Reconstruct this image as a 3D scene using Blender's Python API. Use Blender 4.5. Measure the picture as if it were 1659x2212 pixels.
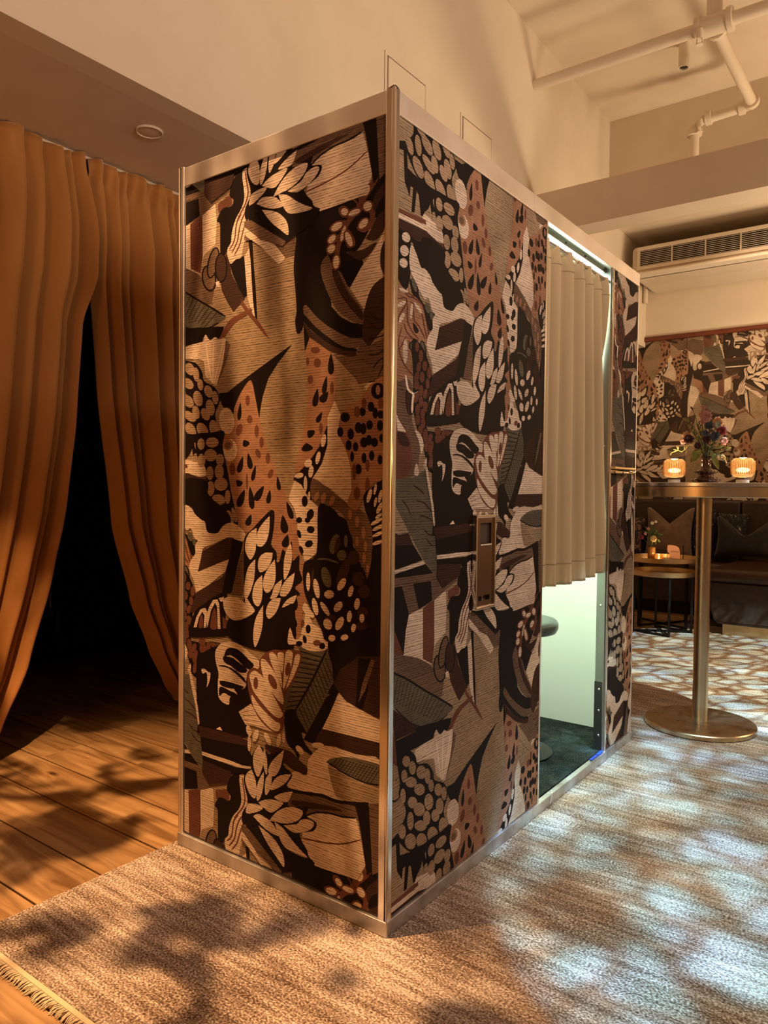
import bpy, bmesh, math, random
from mathutils import Vector, Matrix, geometry, noise
PI = math.pi
random.seed(7)
SC = bpy.context.scene
COL = SC.collection
for o in list(bpy.data.objects): bpy.data.objects.remove(o)

# ------------------------------------------------------------------ camera
IW, IH, FPX = 1659, 2212, 1603.4482
YAW, PITCH, ROLL = -0.634789, -0.0284999, 0.0104346
CAM = Vector((1.0271866, -1.4174338, 1.0660050))
_f = Vector((math.sin(YAW)*math.cos(PITCH), math.cos(YAW)*math.cos(PITCH), math.sin(PITCH)))
_r0 = Vector((math.cos(YAW), -math.sin(YAW), 0)); _u0 = _r0.cross(_f)
_r = _r0*math.cos(ROLL)+_u0*math.sin(ROLL); _u = _u0*math.cos(ROLL)-_r0*math.sin(ROLL)
cd = bpy.data.cameras.new('camera'); cam = bpy.data.objects.new('camera', cd); COL.objects.link(cam)
cd.sensor_fit = 'HORIZONTAL'; cd.sensor_width = 36.0; cd.lens = FPX*36.0/IW; cd.clip_start = 0.02
cam.matrix_world = Matrix(((_r.x, _u.x, -_f.x, CAM.x), (_r.y, _u.y, -_f.y, CAM.y), (_r.z, _u.z, -_f.z, CAM.z), (0, 0, 0, 1)))
SC.camera = cam
def _ray(x, y): return _f + _r*((x-IW/2)/FPX) - _u*((y-IH/2)/FPX)
def PX(x, y, c): d = _ray(x, y); return CAM + d*((c-CAM.x)/d.x)      # photo pixel -> point on plane x=c
def PY(x, y, c): d = _ray(x, y); return CAM + d*((c-CAM.y)/d.y)      # ... on plane y=c
def PZ(x, y, c): d = _ray(x, y); return CAM + d*((c-CAM.z)/d.z)      # ... on plane z=c

# ------------------------------------------------------------------ world, exposure
SC.view_settings.view_transform = 'Standard'; SC.view_settings.look = 'None'
SC.view_settings.gamma = 1.0; SC.view_settings.use_curve_mapping = False
SC.view_settings.exposure = 0.0
wd = bpy.data.worlds.new('world'); SC.world = wd; wd.use_nodes = True
wd.node_tree.nodes['Background'].inputs[0].default_value = (1.0, 0.62, 0.36, 1)
wd.node_tree.nodes['Background'].inputs[1].default_value = 0.02

# ------------------------------------------------------------------ lights
def nn(nt, t, **kw):
    n = nt.nodes.new(t)
    for k, v in kw.items(): setattr(n, k, v)
    return n
def point_light(name, loc, power, col, radius=0.12):
    l = bpy.data.lights.new(name, 'POINT'); l.energy = power; l.color = col; l.shadow_soft_size = radius
    o = bpy.data.objects.new(name, l); COL.objects.link(o); o.location = loc; return o
def spot_light(name, loc, target, power, col, size_deg, blend=0.3, radius=0.02, gobo=None):
    l = bpy.data.lights.new(name, 'SPOT'); l.energy = power; l.color = col
    l.spot_size = math.radians(size_deg); l.spot_blend = blend; l.shadow_soft_size = radius
    o = bpy.data.objects.new(name, l); COL.objects.link(o); o.location = loc
    d = Vector(target)-Vector(loc); o.rotation_euler = d.to_track_quat('-Z', 'Y').to_euler()
    if gobo:
        l.use_nodes = True; nt = l.node_tree; em = nt.nodes['Emission']
        tc = nn(nt, 'ShaderNodeTexCoord'); sp = nn(nt, 'ShaderNodeSeparateXYZ')
        nt.links.new(tc.outputs['Normal'], sp.inputs[0])
        dx = nn(nt, 'ShaderNodeMath', operation='DIVIDE'); dy = nn(nt, 'ShaderNodeMath', operation='DIVIDE')
        nt.links.new(sp.outputs[0], dx.inputs[0]); nt.links.new(sp.outputs[2], dx.inputs[1])
        nt.links.new(sp.outputs[1], dy.inputs[0]); nt.links.new(sp.outputs[2], dy.inputs[1])
        cb = nn(nt, 'ShaderNodeCombineXYZ'); nt.links.new(dx.outputs[0], cb.inputs[0]); nt.links.new(dy.outputs[0], cb.inputs[1])
        c = gobo(nt, cb.outputs[0]); nt.links.new(c, em.inputs['Color']); em.inputs['Strength'].default_value = 1.0
    return o
def ramp(nt, fac, stops, interp='LINEAR'):
    r = nn(nt, 'ShaderNodeValToRGB'); r.color_ramp.interpolation = interp
    e = r.color_ramp.elements
    while len(e) < len(stops): e.new(0.5)
    for k, (p, c) in enumerate(stops):
        e[k].position = p; e[k].color = c if len(c) == 4 else (*c, 1)
    nt.links.new(fac, r.inputs[0]); return r.outputs[0]
def g_cells(scale, stretch, lo, hi, dark, lit, tint, warp=0.15):
    def f(nt, v):
        mp = nn(nt, 'ShaderNodeMapping'); mp.inputs['Scale'].default_value = (scale*stretch, scale, 1); nt.links.new(v, mp.inputs[0])
        ns = nn(nt, 'ShaderNodeTexNoise'); ns.inputs['Scale'].default_value = 1.3; ns.inputs['Detail'].default_value = 2
        nt.links.new(mp.outputs[0], ns.inputs['Vector'])
        ad = nn(nt, 'ShaderNodeVectorMath', operation='MULTIPLY_ADD'); nt.links.new(ns.outputs['Color'], ad.inputs[0])
        ad.inputs[1].default_value = (warp*4, warp*4, 0); nt.links.new(mp.outputs[0], ad.inputs[2])
        vo = nn(nt, 'ShaderNodeTexVoronoi', feature='DISTANCE_TO_EDGE'); vo.inputs['Scale'].default_value = 1.0
        nt.links.new(ad.outputs[0], vo.inputs['Vector'])
        cells = ramp(nt, vo.outputs['Distance'], [(lo, dark), (hi, lit)], 'EASE')
        n2 = nn(nt, 'ShaderNodeTexNoise'); n2.inputs['Scale'].default_value = 0.55; n2.inputs['Detail'].default_value = 1.5
        nt.links.new(mp.outputs[0], n2.inputs['Vector'])
        tn = ramp(nt, n2.outputs['Fac'], [(0.36, tint[0]), (0.5, tint[1]), (0.64, tint[2])])
        mx = nn(nt, 'ShaderNodeMix', data_type='RGBA', blend_type='MULTIPLY'); mx.inputs[0].default_value = 1
        nt.links.new(cells, mx.inputs[6]); nt.links.new(tn, mx.inputs[7]); return mx.outputs[2]
    return f
def g_leaves(scale, lo, hi):
    def f(nt, v):
        ns = nn(nt, 'ShaderNodeTexNoise'); ns.inputs['Scale'].default_value = scale; ns.inputs['Detail'].default_value = 2.5
        ns.inputs['Distortion'].default_value = 0.6; nt.links.new(v, ns.inputs['Vector'])
        return ramp(nt, ns.outputs['Fac'], [(lo, (0.04, 0.03, 0.02)), (hi, (1, 1, 1))], 'EASE')
    return f

NEAR_P, NEAR_T = (1.10, 0.36, 4.05), (1.40, 1.25, 0)
FAR_P, FAR_T = (1.6, 2.0, 4.05), (.10, 3.35, 0)
spot_light('gobo_projector_near', NEAR_P, NEAR_T, 2450, (1, 1, 1), 45, .08, .025,
           g_cells(22, 1.0, 0.0, .24, (.16, .17, .15), (.44, .74, 1.0), ((.62, .46, .32), (.60, .80, .80), (.80, .98, 1.2)), .30))
spot_light('gobo_projector_far', FAR_P, FAR_T, 2600, (1, 1, 1), 31, .15, .008,
           g_cells(46, .55, 0.0, .20, (.14, .09, .05), (.62, .88, 1.0), ((1.0, .80, .55), (.95, 1, .86), (.72, .95, 1.18)), .20))
spot_light('gobo_warm', (-.50, -.60, 4.0), (-.88, -.62, 0), 1550, (1.0, .57, .26), 47, .7, .02, g_leaves(13.0, .42, .55))
spot_light('bulkhead_fill_front', (2.9, -1.4, 1.9), (-1.27, .5, 3.6), 375, (1.0, .77, .60), 66, 1.0, .4)  # added fill without a fixture, aimed up to brighten the bulkhead
spot_light('bulkhead_fill_mid', (2.4, 2.9, 1.9), (-1.27, 2.6, 3.7), 130, (1.0, .76, .50), 80, .9, .3)  # added unseen light for the bulkhead between booth and beam
spot_light('soffit_fill_back', (1.2, 4.78, 1.7), (-.3, 4.7, 3.3), 170, (1.0, .74, .46), 140, .5, .25)  # added fill lifting the beam underside and the soffit over the vent
spot_light('side_panel_fill', (2.7, .3, 3.7), (0, .85, .95), 230, (1.0, .84, .78), 48, .7, .25)  # added spot with no fitting, brightens the booth's side panel
point_light('warm_fill_room', (.2, -3.6, 1.5), 52, (1.0, .45, .15), .25)  # added warm fill behind the camera, for end panel and curtains
point_light('warm_fill_back', (2.4, 4.0, 2.2), 80, (1.0, .64, .35), .25)  # added warm fill for the sofa corner, source unseen
spot_light('back_wall_fill', (.1, 4.45, 3.35), (-.35, 6.0, 1.75), 45, (1.0, .70, .42), 75, .9, .12)  # added spot to brighten the back wallpaper, no such fitting there
# ------------------------------------------------------------------ materials
MATS = {}
def mat(name, col=(.5, .5, .5), rough=0.6, metal=0.0, trans=0.0, emit=None, estr=0.0, sheen=0.0, ior=1.45, spec=None):
    m = bpy.data.materials.new(name); m.use_nodes = True; b = m.node_tree.nodes['Principled BSDF']
    b.inputs['Base Color'].default_value = (*col, 1); b.inputs['Roughness'].default_value = rough
    b.inputs['Metallic'].default_value = metal; b.inputs['IOR'].default_value = ior
    b.inputs['Transmission Weight'].default_value = trans
    if spec is not None: b.inputs['Specular IOR Level'].default_value = spec
    if sheen: b.inputs['Sheen Weight'].default_value = sheen; b.inputs['Sheen Roughness'].default_value = 0.4
    if emit: b.inputs['Emission Color'].default_value = (*emit, 1); b.inputs['Emission Strength'].default_value = estr
    MATS[name] = m; return m
def noisy(m, c0, c1, scale=(8, 8, 8), lo=0.35, hi=0.65, detail=4, bump=0.0, coord='Object', rough=None, dist=0.0, c2=None):
    nt = m.node_tree; b = nt.nodes['Principled BSDF']
    tc = nn(nt, 'ShaderNodeTexCoord'); mp = nn(nt, 'ShaderNodeMapping'); mp.inputs['Scale'].default_value = scale
    nt.links.new(tc.outputs[coord], mp.inputs[0])
    ns = nn(nt, 'ShaderNodeTexNoise'); ns.inputs['Scale'].default_value = 1; ns.inputs['Detail'].default_value = detail
    ns.inputs['Distortion'].default_value = dist
    nt.links.new(mp.outputs[0], ns.inputs['Vector'])
    st = [(lo, c0), (hi, c1)] if c2 is None else [(lo, c0), ((lo+hi)/2, c2), (hi, c1)]
    c = ramp(nt, ns.outputs['Fac'], st); nt.links.new(c, b.inputs['Base Color'])
    if rough:
        rr = nn(nt, 'ShaderNodeMapRange'); rr.inputs['To Min'].default_value = rough[0]; rr.inputs['To Max'].default_value = rough[1]
        nt.links.new(ns.outputs['Fac'], rr.inputs[0]); nt.links.new(rr.outputs[0], b.inputs['Roughness'])
    if bump:
        bp = nn(nt, 'ShaderNodeBump'); bp.inputs['Strength'].default_value = bump; bp.inputs['Distance'].default_value = 0.002
        nt.links.new(ns.outputs['Fac'], bp.inputs['Height']); nt.links.new(bp.outputs[0], b.inputs['Normal'])
    return m
plaster = noisy(mat('plaster', rough=.75), (.66, .56, .44), (.70, .60, .48), (3, 3, 3))
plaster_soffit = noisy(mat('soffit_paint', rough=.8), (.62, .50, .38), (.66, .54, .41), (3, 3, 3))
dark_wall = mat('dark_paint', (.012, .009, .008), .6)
brass = noisy(mat('brushed_brass', metal=1.0, rough=.28), (.50, .39, .24), (.60, .48, .31), (14, 14, 4), rough=(.22, .36))
brass_bright = noisy(mat('satin_brass', metal=1.0, rough=.3), (.66, .50, .27), (.75, .58, .34), (9, 9, 9), rough=(.25, .4))
steel = noisy(mat('brushed_steel', metal=1.0, rough=.4), (.78, .72, .67), (.90, .85, .80), (5, 5, 5), rough=(.34, .55), detail=6)
steel_worn = noisy(mat('worn_steel', metal=1.0, rough=.32), (.42, .40, .39), (.72, .70, .69), (14, 14, 14), rough=(.35, .6), detail=6, lo=.3, hi=.7)
chrome = mat('polished_steel', (.85, .82, .78), .20, 1.0)
zinc = mat('zinc_top', (.62, .62, .62), .25, 1.0)
white_lam = noisy(mat('white_laminate', rough=.35), (.80, .84, .76), (.84, .87, .80), (2, 2, 2))
black_metal = mat('black_metal', (.012, .011, .010), .4, .6)
black_gloss = mat('black_lacquer', (.010, .007, .006), .18)
stool_blk = mat('stool_vinyl', (.045, .06, .055), .35)
leather = noisy(mat('brown_leather', rough=.32), (.030, .012, .007), (.055, .022, .012), (30, 30, 30), bump=.15)
leather_dk = noisy(mat('dark_leather', rough=.45), (.022, .011, .007), (.036, .019, .012), (30, 30, 30), bump=.1)
velvet = noisy(mat('amber_velvet', rough=.85, sheen=.55), (.33, .135, .030), (.42, .185, .048), (3, 3, 1.2), bump=0)
velvet.node_tree.nodes['Principled BSDF'].inputs['Sheen Tint'].default_value = (1, .62, .3, 1)
booth_cloth = noisy(mat('beige_velour', rough=.85, sheen=.4), (.46, .335, .175), (.55, .41, .225), (5, 5, 1.5))
pillow_brown = noisy(mat('brown_suede', rough=.9, sheen=.3), (.105, .062, .036), (.145, .088, .052), (20, 20, 20))
pillow_dark = noisy(mat('charcoal_suede', rough=.9, sheen=.15), (.012, .009, .007), (.022, .016, .012), (20, 20, 20))
pillow_flor = noisy(mat('floral_cloth', rough=.85), (.018, .010, .008), (.22, .11, .06), (22, 22, 22), lo=.48, hi=.62, detail=3, dist=1.5)
pillow_vine = noisy(mat('vine_cloth', rough=.85), (.008, .007, .006), (.40, .36, .28), (38, 38, 26), lo=.62, hi=.70, detail=2, dist=2)
trim_wood = noisy(mat('mahogany_trim', rough=.35), (.10, .022, .010), (.15, .035, .016), (4, 40, 40))
white_paint = mat('white_enamel', (.74, .65, .53), .45)
pipe_paint = mat('pipe_paint', (.70, .60, .48), .5)
vent_dark = mat('vent_dark', (.03, .025, .022), .7)
glass_clear = mat('ribbed_glass', (1, .93, .82), .05, trans=1.0, ior=1.45)
glass_smoke = mat('smoked_glass', (.10, .045, .025), .04, trans=.55, ior=1.5)
glass_amber = mat('amber_glass', (.75, .42, .12), .04, trans=.85, ior=1.45)
acrylic = mat('acrylic', (1, 1, 1), .03, trans=1.0, ior=1.45)
card_pink = mat('card_stock', (.72, .42, .30), .7)
card_white = mat('white_card', (.85, .80, .74), .7)
ink = mat('print_ink', (.12, .05, .035), .7)
lamp_glass = mat('ribbed_lamp_glass', (1, .74, .42), .04, trans=.92, ior=1.45, emit=(1.0, .55, .22), estr=.14)
rib_amber = mat('rib_glass', (.75, .38, .10), .15, trans=.3)
flame = mat('lamp_bulb', (1, .8, .5), emit=(1.0, .74, .42), estr=6.0)
candle = mat('candle_flame', (1, .8, .5), emit=(1.0, .72, .40), estr=45.0)
led = mat('led_tube_glow', (1, 1, 1), emit=(.84, 1.0, .92), estr=7.0)
blue_tape = mat('blue_tape', (.02, .06, .55), .5)
white_plastic = mat('white_plastic', (.8, .8, .78), .4)
copper_base = mat('walnut_base', (.16, .06, .03), .4)
def carpet_mat(name, c0, c1, c2, streak=(0.9, 26, 1), fine=(260, 260, 1)):
    m = mat(name, rough=.95, spec=.1); nt = m.node_tree; b = nt.nodes['Principled BSDF']
    tc = nn(nt, 'ShaderNodeTexCoord')
    def ns(sc, det, dist=0):
        mp = nn(nt, 'ShaderNodeMapping'); mp.inputs['Scale'].default_value = sc; nt.links.new(tc.outputs['Object'], mp.inputs[0])
        t = nn(nt, 'ShaderNodeTexNoise'); t.inputs['Scale'].default_value = 1; t.inputs['Detail'].default_value = det; t.inputs['Distortion'].default_value = dist
        nt.links.new(mp.outputs[0], t.inputs['Vector']); return t.outputs['Fac']
    a = ns(streak, 5, .3); f = ns(fine, 2); g = ns((2.6, 4.5, 1), 5)
    m1 = nn(nt, 'ShaderNodeMath', operation='MULTIPLY_ADD'); nt.links.new(a, m1.inputs[0]); m1.inputs[1].default_value = .45; 
    m2 = nn(nt, 'ShaderNodeMath', operation='MULTIPLY_ADD'); nt.links.new(f, m2.inputs[0]); m2.inputs[1].default_value = .95; m2.inputs[2].default_value = -.28
    nt.links.new(m2.outputs[0], m1.inputs[2])
    m3 = nn(nt, 'ShaderNodeMath', operation='MULTIPLY_ADD'); nt.links.new(g, m3.inputs[0]); m3.inputs[1].default_value = .50; nt.links.new(m1.outputs[0], m3.inputs[2])
    c = ramp(nt, m3.outputs[0], [(.48, c0), (.66, c1), (.86, c2)]); nt.links.new(c, b.inputs['Base Color'])
    bp = nn(nt, 'ShaderNodeBump'); bp.inputs['Strength'].default_value = .55; bp.inputs['Distance'].default_value = .004
    nt.links.new(f, bp.inputs['Height']); nt.links.new(bp.outputs[0], b.inputs['Normal']); return m
rug_mat = carpet_mat('streaked_rug', (.065, .038, .025), (.245, .175, .125), (.58, .48, .39), (5, 55, 1), (170, 230, 1))
booth_carpet = carpet_mat('green_carpet', (.004, .006, .005), (.015, .020, .016), (.045, .055, .046), (30, 30, 1), (200, 200, 1))
def wood_mat(name, hue):
    m = mat(name, rough=.42); nt = m.node_tree; b = nt.nodes['Principled BSDF']
    tc = nn(nt, 'ShaderNodeTexCoord'); oi = nn(nt, 'ShaderNodeObjectInfo')
    ad = nn(nt, 'ShaderNodeVectorMath', operation='MULTIPLY_ADD'); 
    nt.links.new(oi.outputs['Random'], ad.inputs[0]); ad.inputs[1].default_value = (17, 9, 3); nt.links.new(tc.outputs['Object'], ad.inputs[2])
    mp = nn(nt, 'ShaderNodeMapping'); mp.inputs['Scale'].default_value = (1.6, 16, 1); nt.links.new(ad.outputs[0], mp.inputs[0])
    t = nn(nt, 'ShaderNodeTexNoise'); t.inputs['Scale'].default_value = 1; t.inputs['Detail'].default_value = 6; t.inputs['Distortion'].default_value = 1.4
    nt.links.new(mp.outputs[0], t.inputs['Vector'])
    c = ramp(nt, t.outputs['Fac'], [(.28, (.12*hue, .055*hue, .018*hue)), (.5, (.28*hue, .155*hue, .062*hue)), (.72, (.42*hue, .26*hue, .118*hue))])
    vo = nn(nt, 'ShaderNodeTexVoronoi'); vo.inputs['Scale'].default_value = 1.0
    m2 = nn(nt, 'ShaderNodeMapping'); m2.inputs['Scale'].default_value = (2.2, 6, 1); nt.links.new(ad.outputs[0], m2.inputs[0]); nt.links.new(m2.outputs[0], vo.inputs['Vector'])
    kn = ramp(nt, vo.outputs['Distance'], [(.03, (.12, .06, .03)), (.10, (1, 1, 1))])
    mx = nn(nt, 'ShaderNodeMix', data_type='RGBA', blend_type='MULTIPLY'); mx.inputs[0].default_value = .9
    nt.links.new(c, mx.inputs[6]); nt.links.new(kn, mx.inputs[7]); nt.links.new(mx.outputs[2], b.inputs['Base Color'])
    bp = nn(nt, 'ShaderNodeBump'); bp.inputs['Strength'].default_value = .12; bp.inputs['Distance'].default_value = .002
    nt.links.new(t.outputs['Fac'], bp.inputs['Height']); nt.links.new(bp.outputs[0], b.inputs['Normal']); return m
oak = wood_mat('oak_plank', 1.0)

# ------------------------------------------------------------------ mesh helpers
class MB:
    def __init__(s): s.v = []; s.f = []; s.smooth = False
    def box(s, x0, x1, y0, y1, z0, z1):
        n = len(s.v)
        s.v += [(x, y, z) for x in (x0, x1) for y in (y0, y1) for z in (z0, z1)]
        s.f += [tuple(n+i for i in q) for q in ((0, 1, 3, 2), (4, 6, 7, 5), (0, 4, 5, 1), (2, 3, 7, 6), (0, 2, 6, 4), (1, 5, 7, 3))]
        return s
    def obox(s, c, size, rot=0.0, tilt=0.0):
        n = len(s.v); M = Matrix.Translation(c) @ Matrix.Rotation(rot, 4, 'Z') @ Matrix.Rotation(tilt, 4, 'X')
        hx, hy, hz = (k/2 for k in size)
        s.v += [tuple(M @ Vector((x, y, z))) for x in (-hx, hx) for y in (-hy, hy) for z in (-hz, hz)]
        s.f += [tuple(n+i for i in q) for q in ((0, 1, 3, 2), (4, 6, 7, 5), (0, 4, 5, 1), (2, 3, 7, 6), (0, 2, 6, 4), (1, 5, 7, 3))]
        return s
    def lathe(s, prof, c=(0, 0, 0), n=40, wob=None):
        b = len(s.v); k = len(prof)
        for i in range(n):
            a = 2*PI*i/n
            for (r, z) in prof:
                rr = r*(wob(a, z) if wob else 1)
                s.v.append((c[0]+rr*math.cos(a), c[1]+rr*math.sin(a), c[2]+z))
        for i in range(n):
            for j in range(k-1):
                s.f.append((b+i*k+j, b+((i+1) % n)*k+j, b+((i+1) % n)*k+j+1, b+i*k+j+1))
        return s
    def tube(s, pts, r, n=8, cap=True):
        pts = [Vector(p) for p in pts]; b = len(s.v); m = len(pts)
        rs = r if isinstance(r, (list, tuple)) else [r]*m
        ref = None
        for i, p in enumerate(pts):
            t = (pts[min(i+1, m-1)]-pts[max(i-1, 0)])
            t = t.normalized() if t.length > 1e-9 else Vector((0, 0, 1))
            if ref is None: ref = t.orthogonal().normalized()
            ref = (ref - t*ref.dot(t)); ref = ref.normalized() if ref.length > 1e-6 else t.orthogonal().normalized()
            q = t.cross(ref)
            for k in range(n):
                a = 2*PI*k/n; s.v.append(tuple(p+(ref*math.cos(a)+q*math.sin(a))*rs[i]))
        for i in range(m-1):
            for k in range(n):
                s.f.append((b+i*n+k, b+i*n+(k+1) % n, b+(i+1)*n+(k+1) % n, b+(i+1)*n+k))
        if cap:
            s.f.append(tuple(b+k for k in range(n))[::-1]); s.f.append(tuple(b+(m-1)*n+k for k in range(n)))
        return s
    def grid(s, fn, nu, nv, close=False):
        b = len(s.v)
        for i in range(nu+1):
            for j in range(nv+1): s.v.append(tuple(fn(i/nu, j/nv)))
        for i in range(nu):
            for j in range(nv): s.f.append((b+i*(nv+1)+j, b+(i+1)*(nv+1)+j, b+(i+1)*(nv+1)+j+1, b+i*(nv+1)+j+1))
        return s
    def blob(s, c, rad, seg=10, rings=7, amp=0.0, freq=3.0, seed=0):
        b = len(s.v); c = Vector(c)
        for j in range(rings+1):
            th = PI*j/rings
            for i in range(seg):
                a = 2*PI*i/seg; d = Vector((math.sin(th)*math.cos(a), math.sin(th)*math.sin(a), math.cos(th)))
                k = 1+(noise.noise(d*freq+Vector((seed*3.1, seed, 0)))*amp if amp else 0)
                s.v.append((c.x+d.x*rad[0]*k, c.y+d.y*rad[1]*k, c.z+d.z*rad[2]*k))
        for j in range(rings):
            for i in range(seg): s.f.append((b+j*seg+i, b+(j+1)*seg+i, b+(j+1)*seg+(i+1) % seg, b+j*seg+(i+1) % seg))
        return s
    def leaf(s, base, tip, width, up=(0, 0, 1), bend=0.15, n=6):
        base = Vector(base); tip = Vector(tip); d = tip-base; L = d.length; t = d.normalized()
        side = t.cross(Vector(up)); side = side.normalized() if side.length > 1e-4 else t.orthogonal().normalized()
        nr = side.cross(t); b = len(s.v)
        for i in range(n+1):
            k = i/n; w = width*math.sin(PI*min(1, k*.92+.06))**.8
            p = base+d*k+nr*(bend*L*math.sin(PI*k))
            for q in (-1, 0, 1): s.v.append(tuple(p+side*(w*q*.5)+nr*(abs(q)*w*.12)))
        for i in range(n):
            for q in range(2): s.f.append((b+i*3+q, b+i*3+q+1, b+i*3+q+4, b+i*3+q+3))
        return s
    def build(s, name, m, parent=None, smooth=False, bevel=0.0, solid=0.0, seg=2, loc=None, auto=False):
        me = bpy.data.meshes.new(name); me.from_pydata(s.v, [], s.f); me.update()
        me.materials.append(m)
        bm = bmesh.new(); bm.from_mesh(me); bmesh.ops.remove_doubles(bm, verts=bm.verts, dist=1e-6)
        if not solid: bmesh.ops.recalc_face_normals(bm, faces=bm.faces)
        bm.to_mesh(me); bm.free()
        o = bpy.data.objects.new(name, me); COL.objects.link(o)
        if loc is not None:
            L = Vector(loc); me.transform(Matrix.Translation(-L)); o.location = L
        if parent: 
            o.parent = parent; o.matrix_parent_inverse = parent_inv(parent)
        if solid: md = o.modifiers.new('solid', 'SOLIDIFY'); md.thickness = solid; md.offset = 0
        if bevel: md = o.modifiers.new('bevel', 'BEVEL'); md.width = bevel; md.segments = seg; md.limit_method = 'ANGLE'
        if smooth:
            for p in me.polygons: p.use_smooth = True
            if auto:
                me.set_sharp_from_angle(angle=math.radians(auto if auto is not True else 40))
        return o
def world_loc(o):
    M = Matrix.Translation(o.location)
    return (world_loc(o.parent) @ o.matrix_parent_inverse @ M) if o.parent else M
def parent_inv(p): return world_loc(p).inverted()
def tag(o, label, cat, group=None):
    o['label'] = label; o['category'] = cat
    if group: o['group'] = group
    return o
def thing(name, label, cat, loc=(0, 0, 0), group=None):
    o = bpy.data.objects.new(name, None); COL.objects.link(o); o.location = loc; o.empty_display_size = .1
    return tag(o, label, cat, group)
def struct(o, label=None):
    o['kind'] = 'structure'
    if label: o['label'] = label
    return o
# ------------------------------------------------------------------ wallpaper print (vector motifs, one repeat)
PW, PP = 0.99, 1.665                      # width of one drop and height of the repeat, half-drop match
TONE = {'K': ((.0085, .0045, .0038), 0), 'D': ((.042, .019, .013), .5), 'M': ((.135, .080, .050), .8), 'R': ((.125, .046, .028), .35),
        'S': ((.30, .150, .085), .55), 'T': ((.29, .20, .120), .85), 'C': ((.60, .46, .34), .75), 'G': ((.105, .088, .060), .7),
        'W': ((.72, .56, .42), .1), 'B': ((.31, .205, .125), .75)}
TKEYS = list(TONE)
def paper_mat(k, pre='booth_print_', lit=0.0):
    col, h = TONE[k]; col = tuple(c+lit*(w-c) for c, w in zip(col, (.34, .22, .13)))
    m = mat(pre+k, col, .75, spec=.12); nt = m.node_tree; b = nt.nodes['Principled BSDF']
    if h == 0: b.inputs['Roughness'].default_value = .6; return m
    uv = nn(nt, 'ShaderNodeUVMap'); uv.uv_map = 'paper'
    def mp(sc):
        q = nn(nt, 'ShaderNodeMapping'); q.inputs['Scale'].default_value = sc; nt.links.new(uv.outputs[0], q.inputs[0]); return q.outputs[0]
    wv = nn(nt, 'ShaderNodeTexWave', bands_direction='Y'); wv.inputs['Scale'].default_value = 1.0; wv.inputs['Distortion'].default_value = 5.0
    wv.inputs['Detail'].default_value = 1.5; wv.inputs['Detail Scale'].default_value = 1.2
    nt.links.new(mp((3.0, 50, 1)), wv.inputs['Vector'])
    n1 = nn(nt, 'ShaderNodeTexNoise'); n1.inputs['Scale'].default_value = 1; n1.inputs['Detail'].default_value = 3; nt.links.new(mp((55, 210, 1)), n1.inputs['Vector'])
    n2 = nn(nt, 'ShaderNodeTexNoise'); n2.inputs['Scale'].default_value = 1; n2.inputs['Detail'].default_value = 4; nt.links.new(mp((7, 11, 1)), n2.inputs['Vector'])
    a = nn(nt, 'ShaderNodeMath', operation='MULTIPLY_ADD'); nt.links.new(wv.outputs['Fac'], a.inputs[0]); a.inputs[1].default_value = .75
    nt.links.new(n1.outputs['Fac'], a.inputs[2])
    c = ramp(nt, a.outputs[0], [(.46, (0, 0, 0)), (.84, (1, 1, 1))])
    dark = tuple(x*(1-h*.78) for x in col)
    ml = nn(nt, 'ShaderNodeMix', data_type='RGBA'); nt.links.new(c, ml.inputs[0]); ml.inputs[6].default_value = (*dark, 1); ml.inputs[7].default_value = (*[min(1, x*1.12) for x in col], 1)
    c2 = ramp(nt, n2.outputs['Fac'], [(.30, (.70, .68, .66)), (.62, (1.08, 1.08, 1.08))])
    mm = nn(nt, 'ShaderNodeMix', data_type='RGBA', blend_type='MULTIPLY'); mm.inputs[0].default_value = .8
    nt.links.new(ml.outputs[2], mm.inputs[6]); nt.links.new(c2, mm.inputs[7]); nt.links.new(mm.outputs[2], b.inputs['Base Color'])
    return m
PMATS = [paper_mat(k) for k in TKEYS]
PMATS_WALL = [paper_mat(k, 'wall_lit_print_', .09) for k in TKEYS]   # same inks lightened: warm light on the back wall put into the colour
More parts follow.
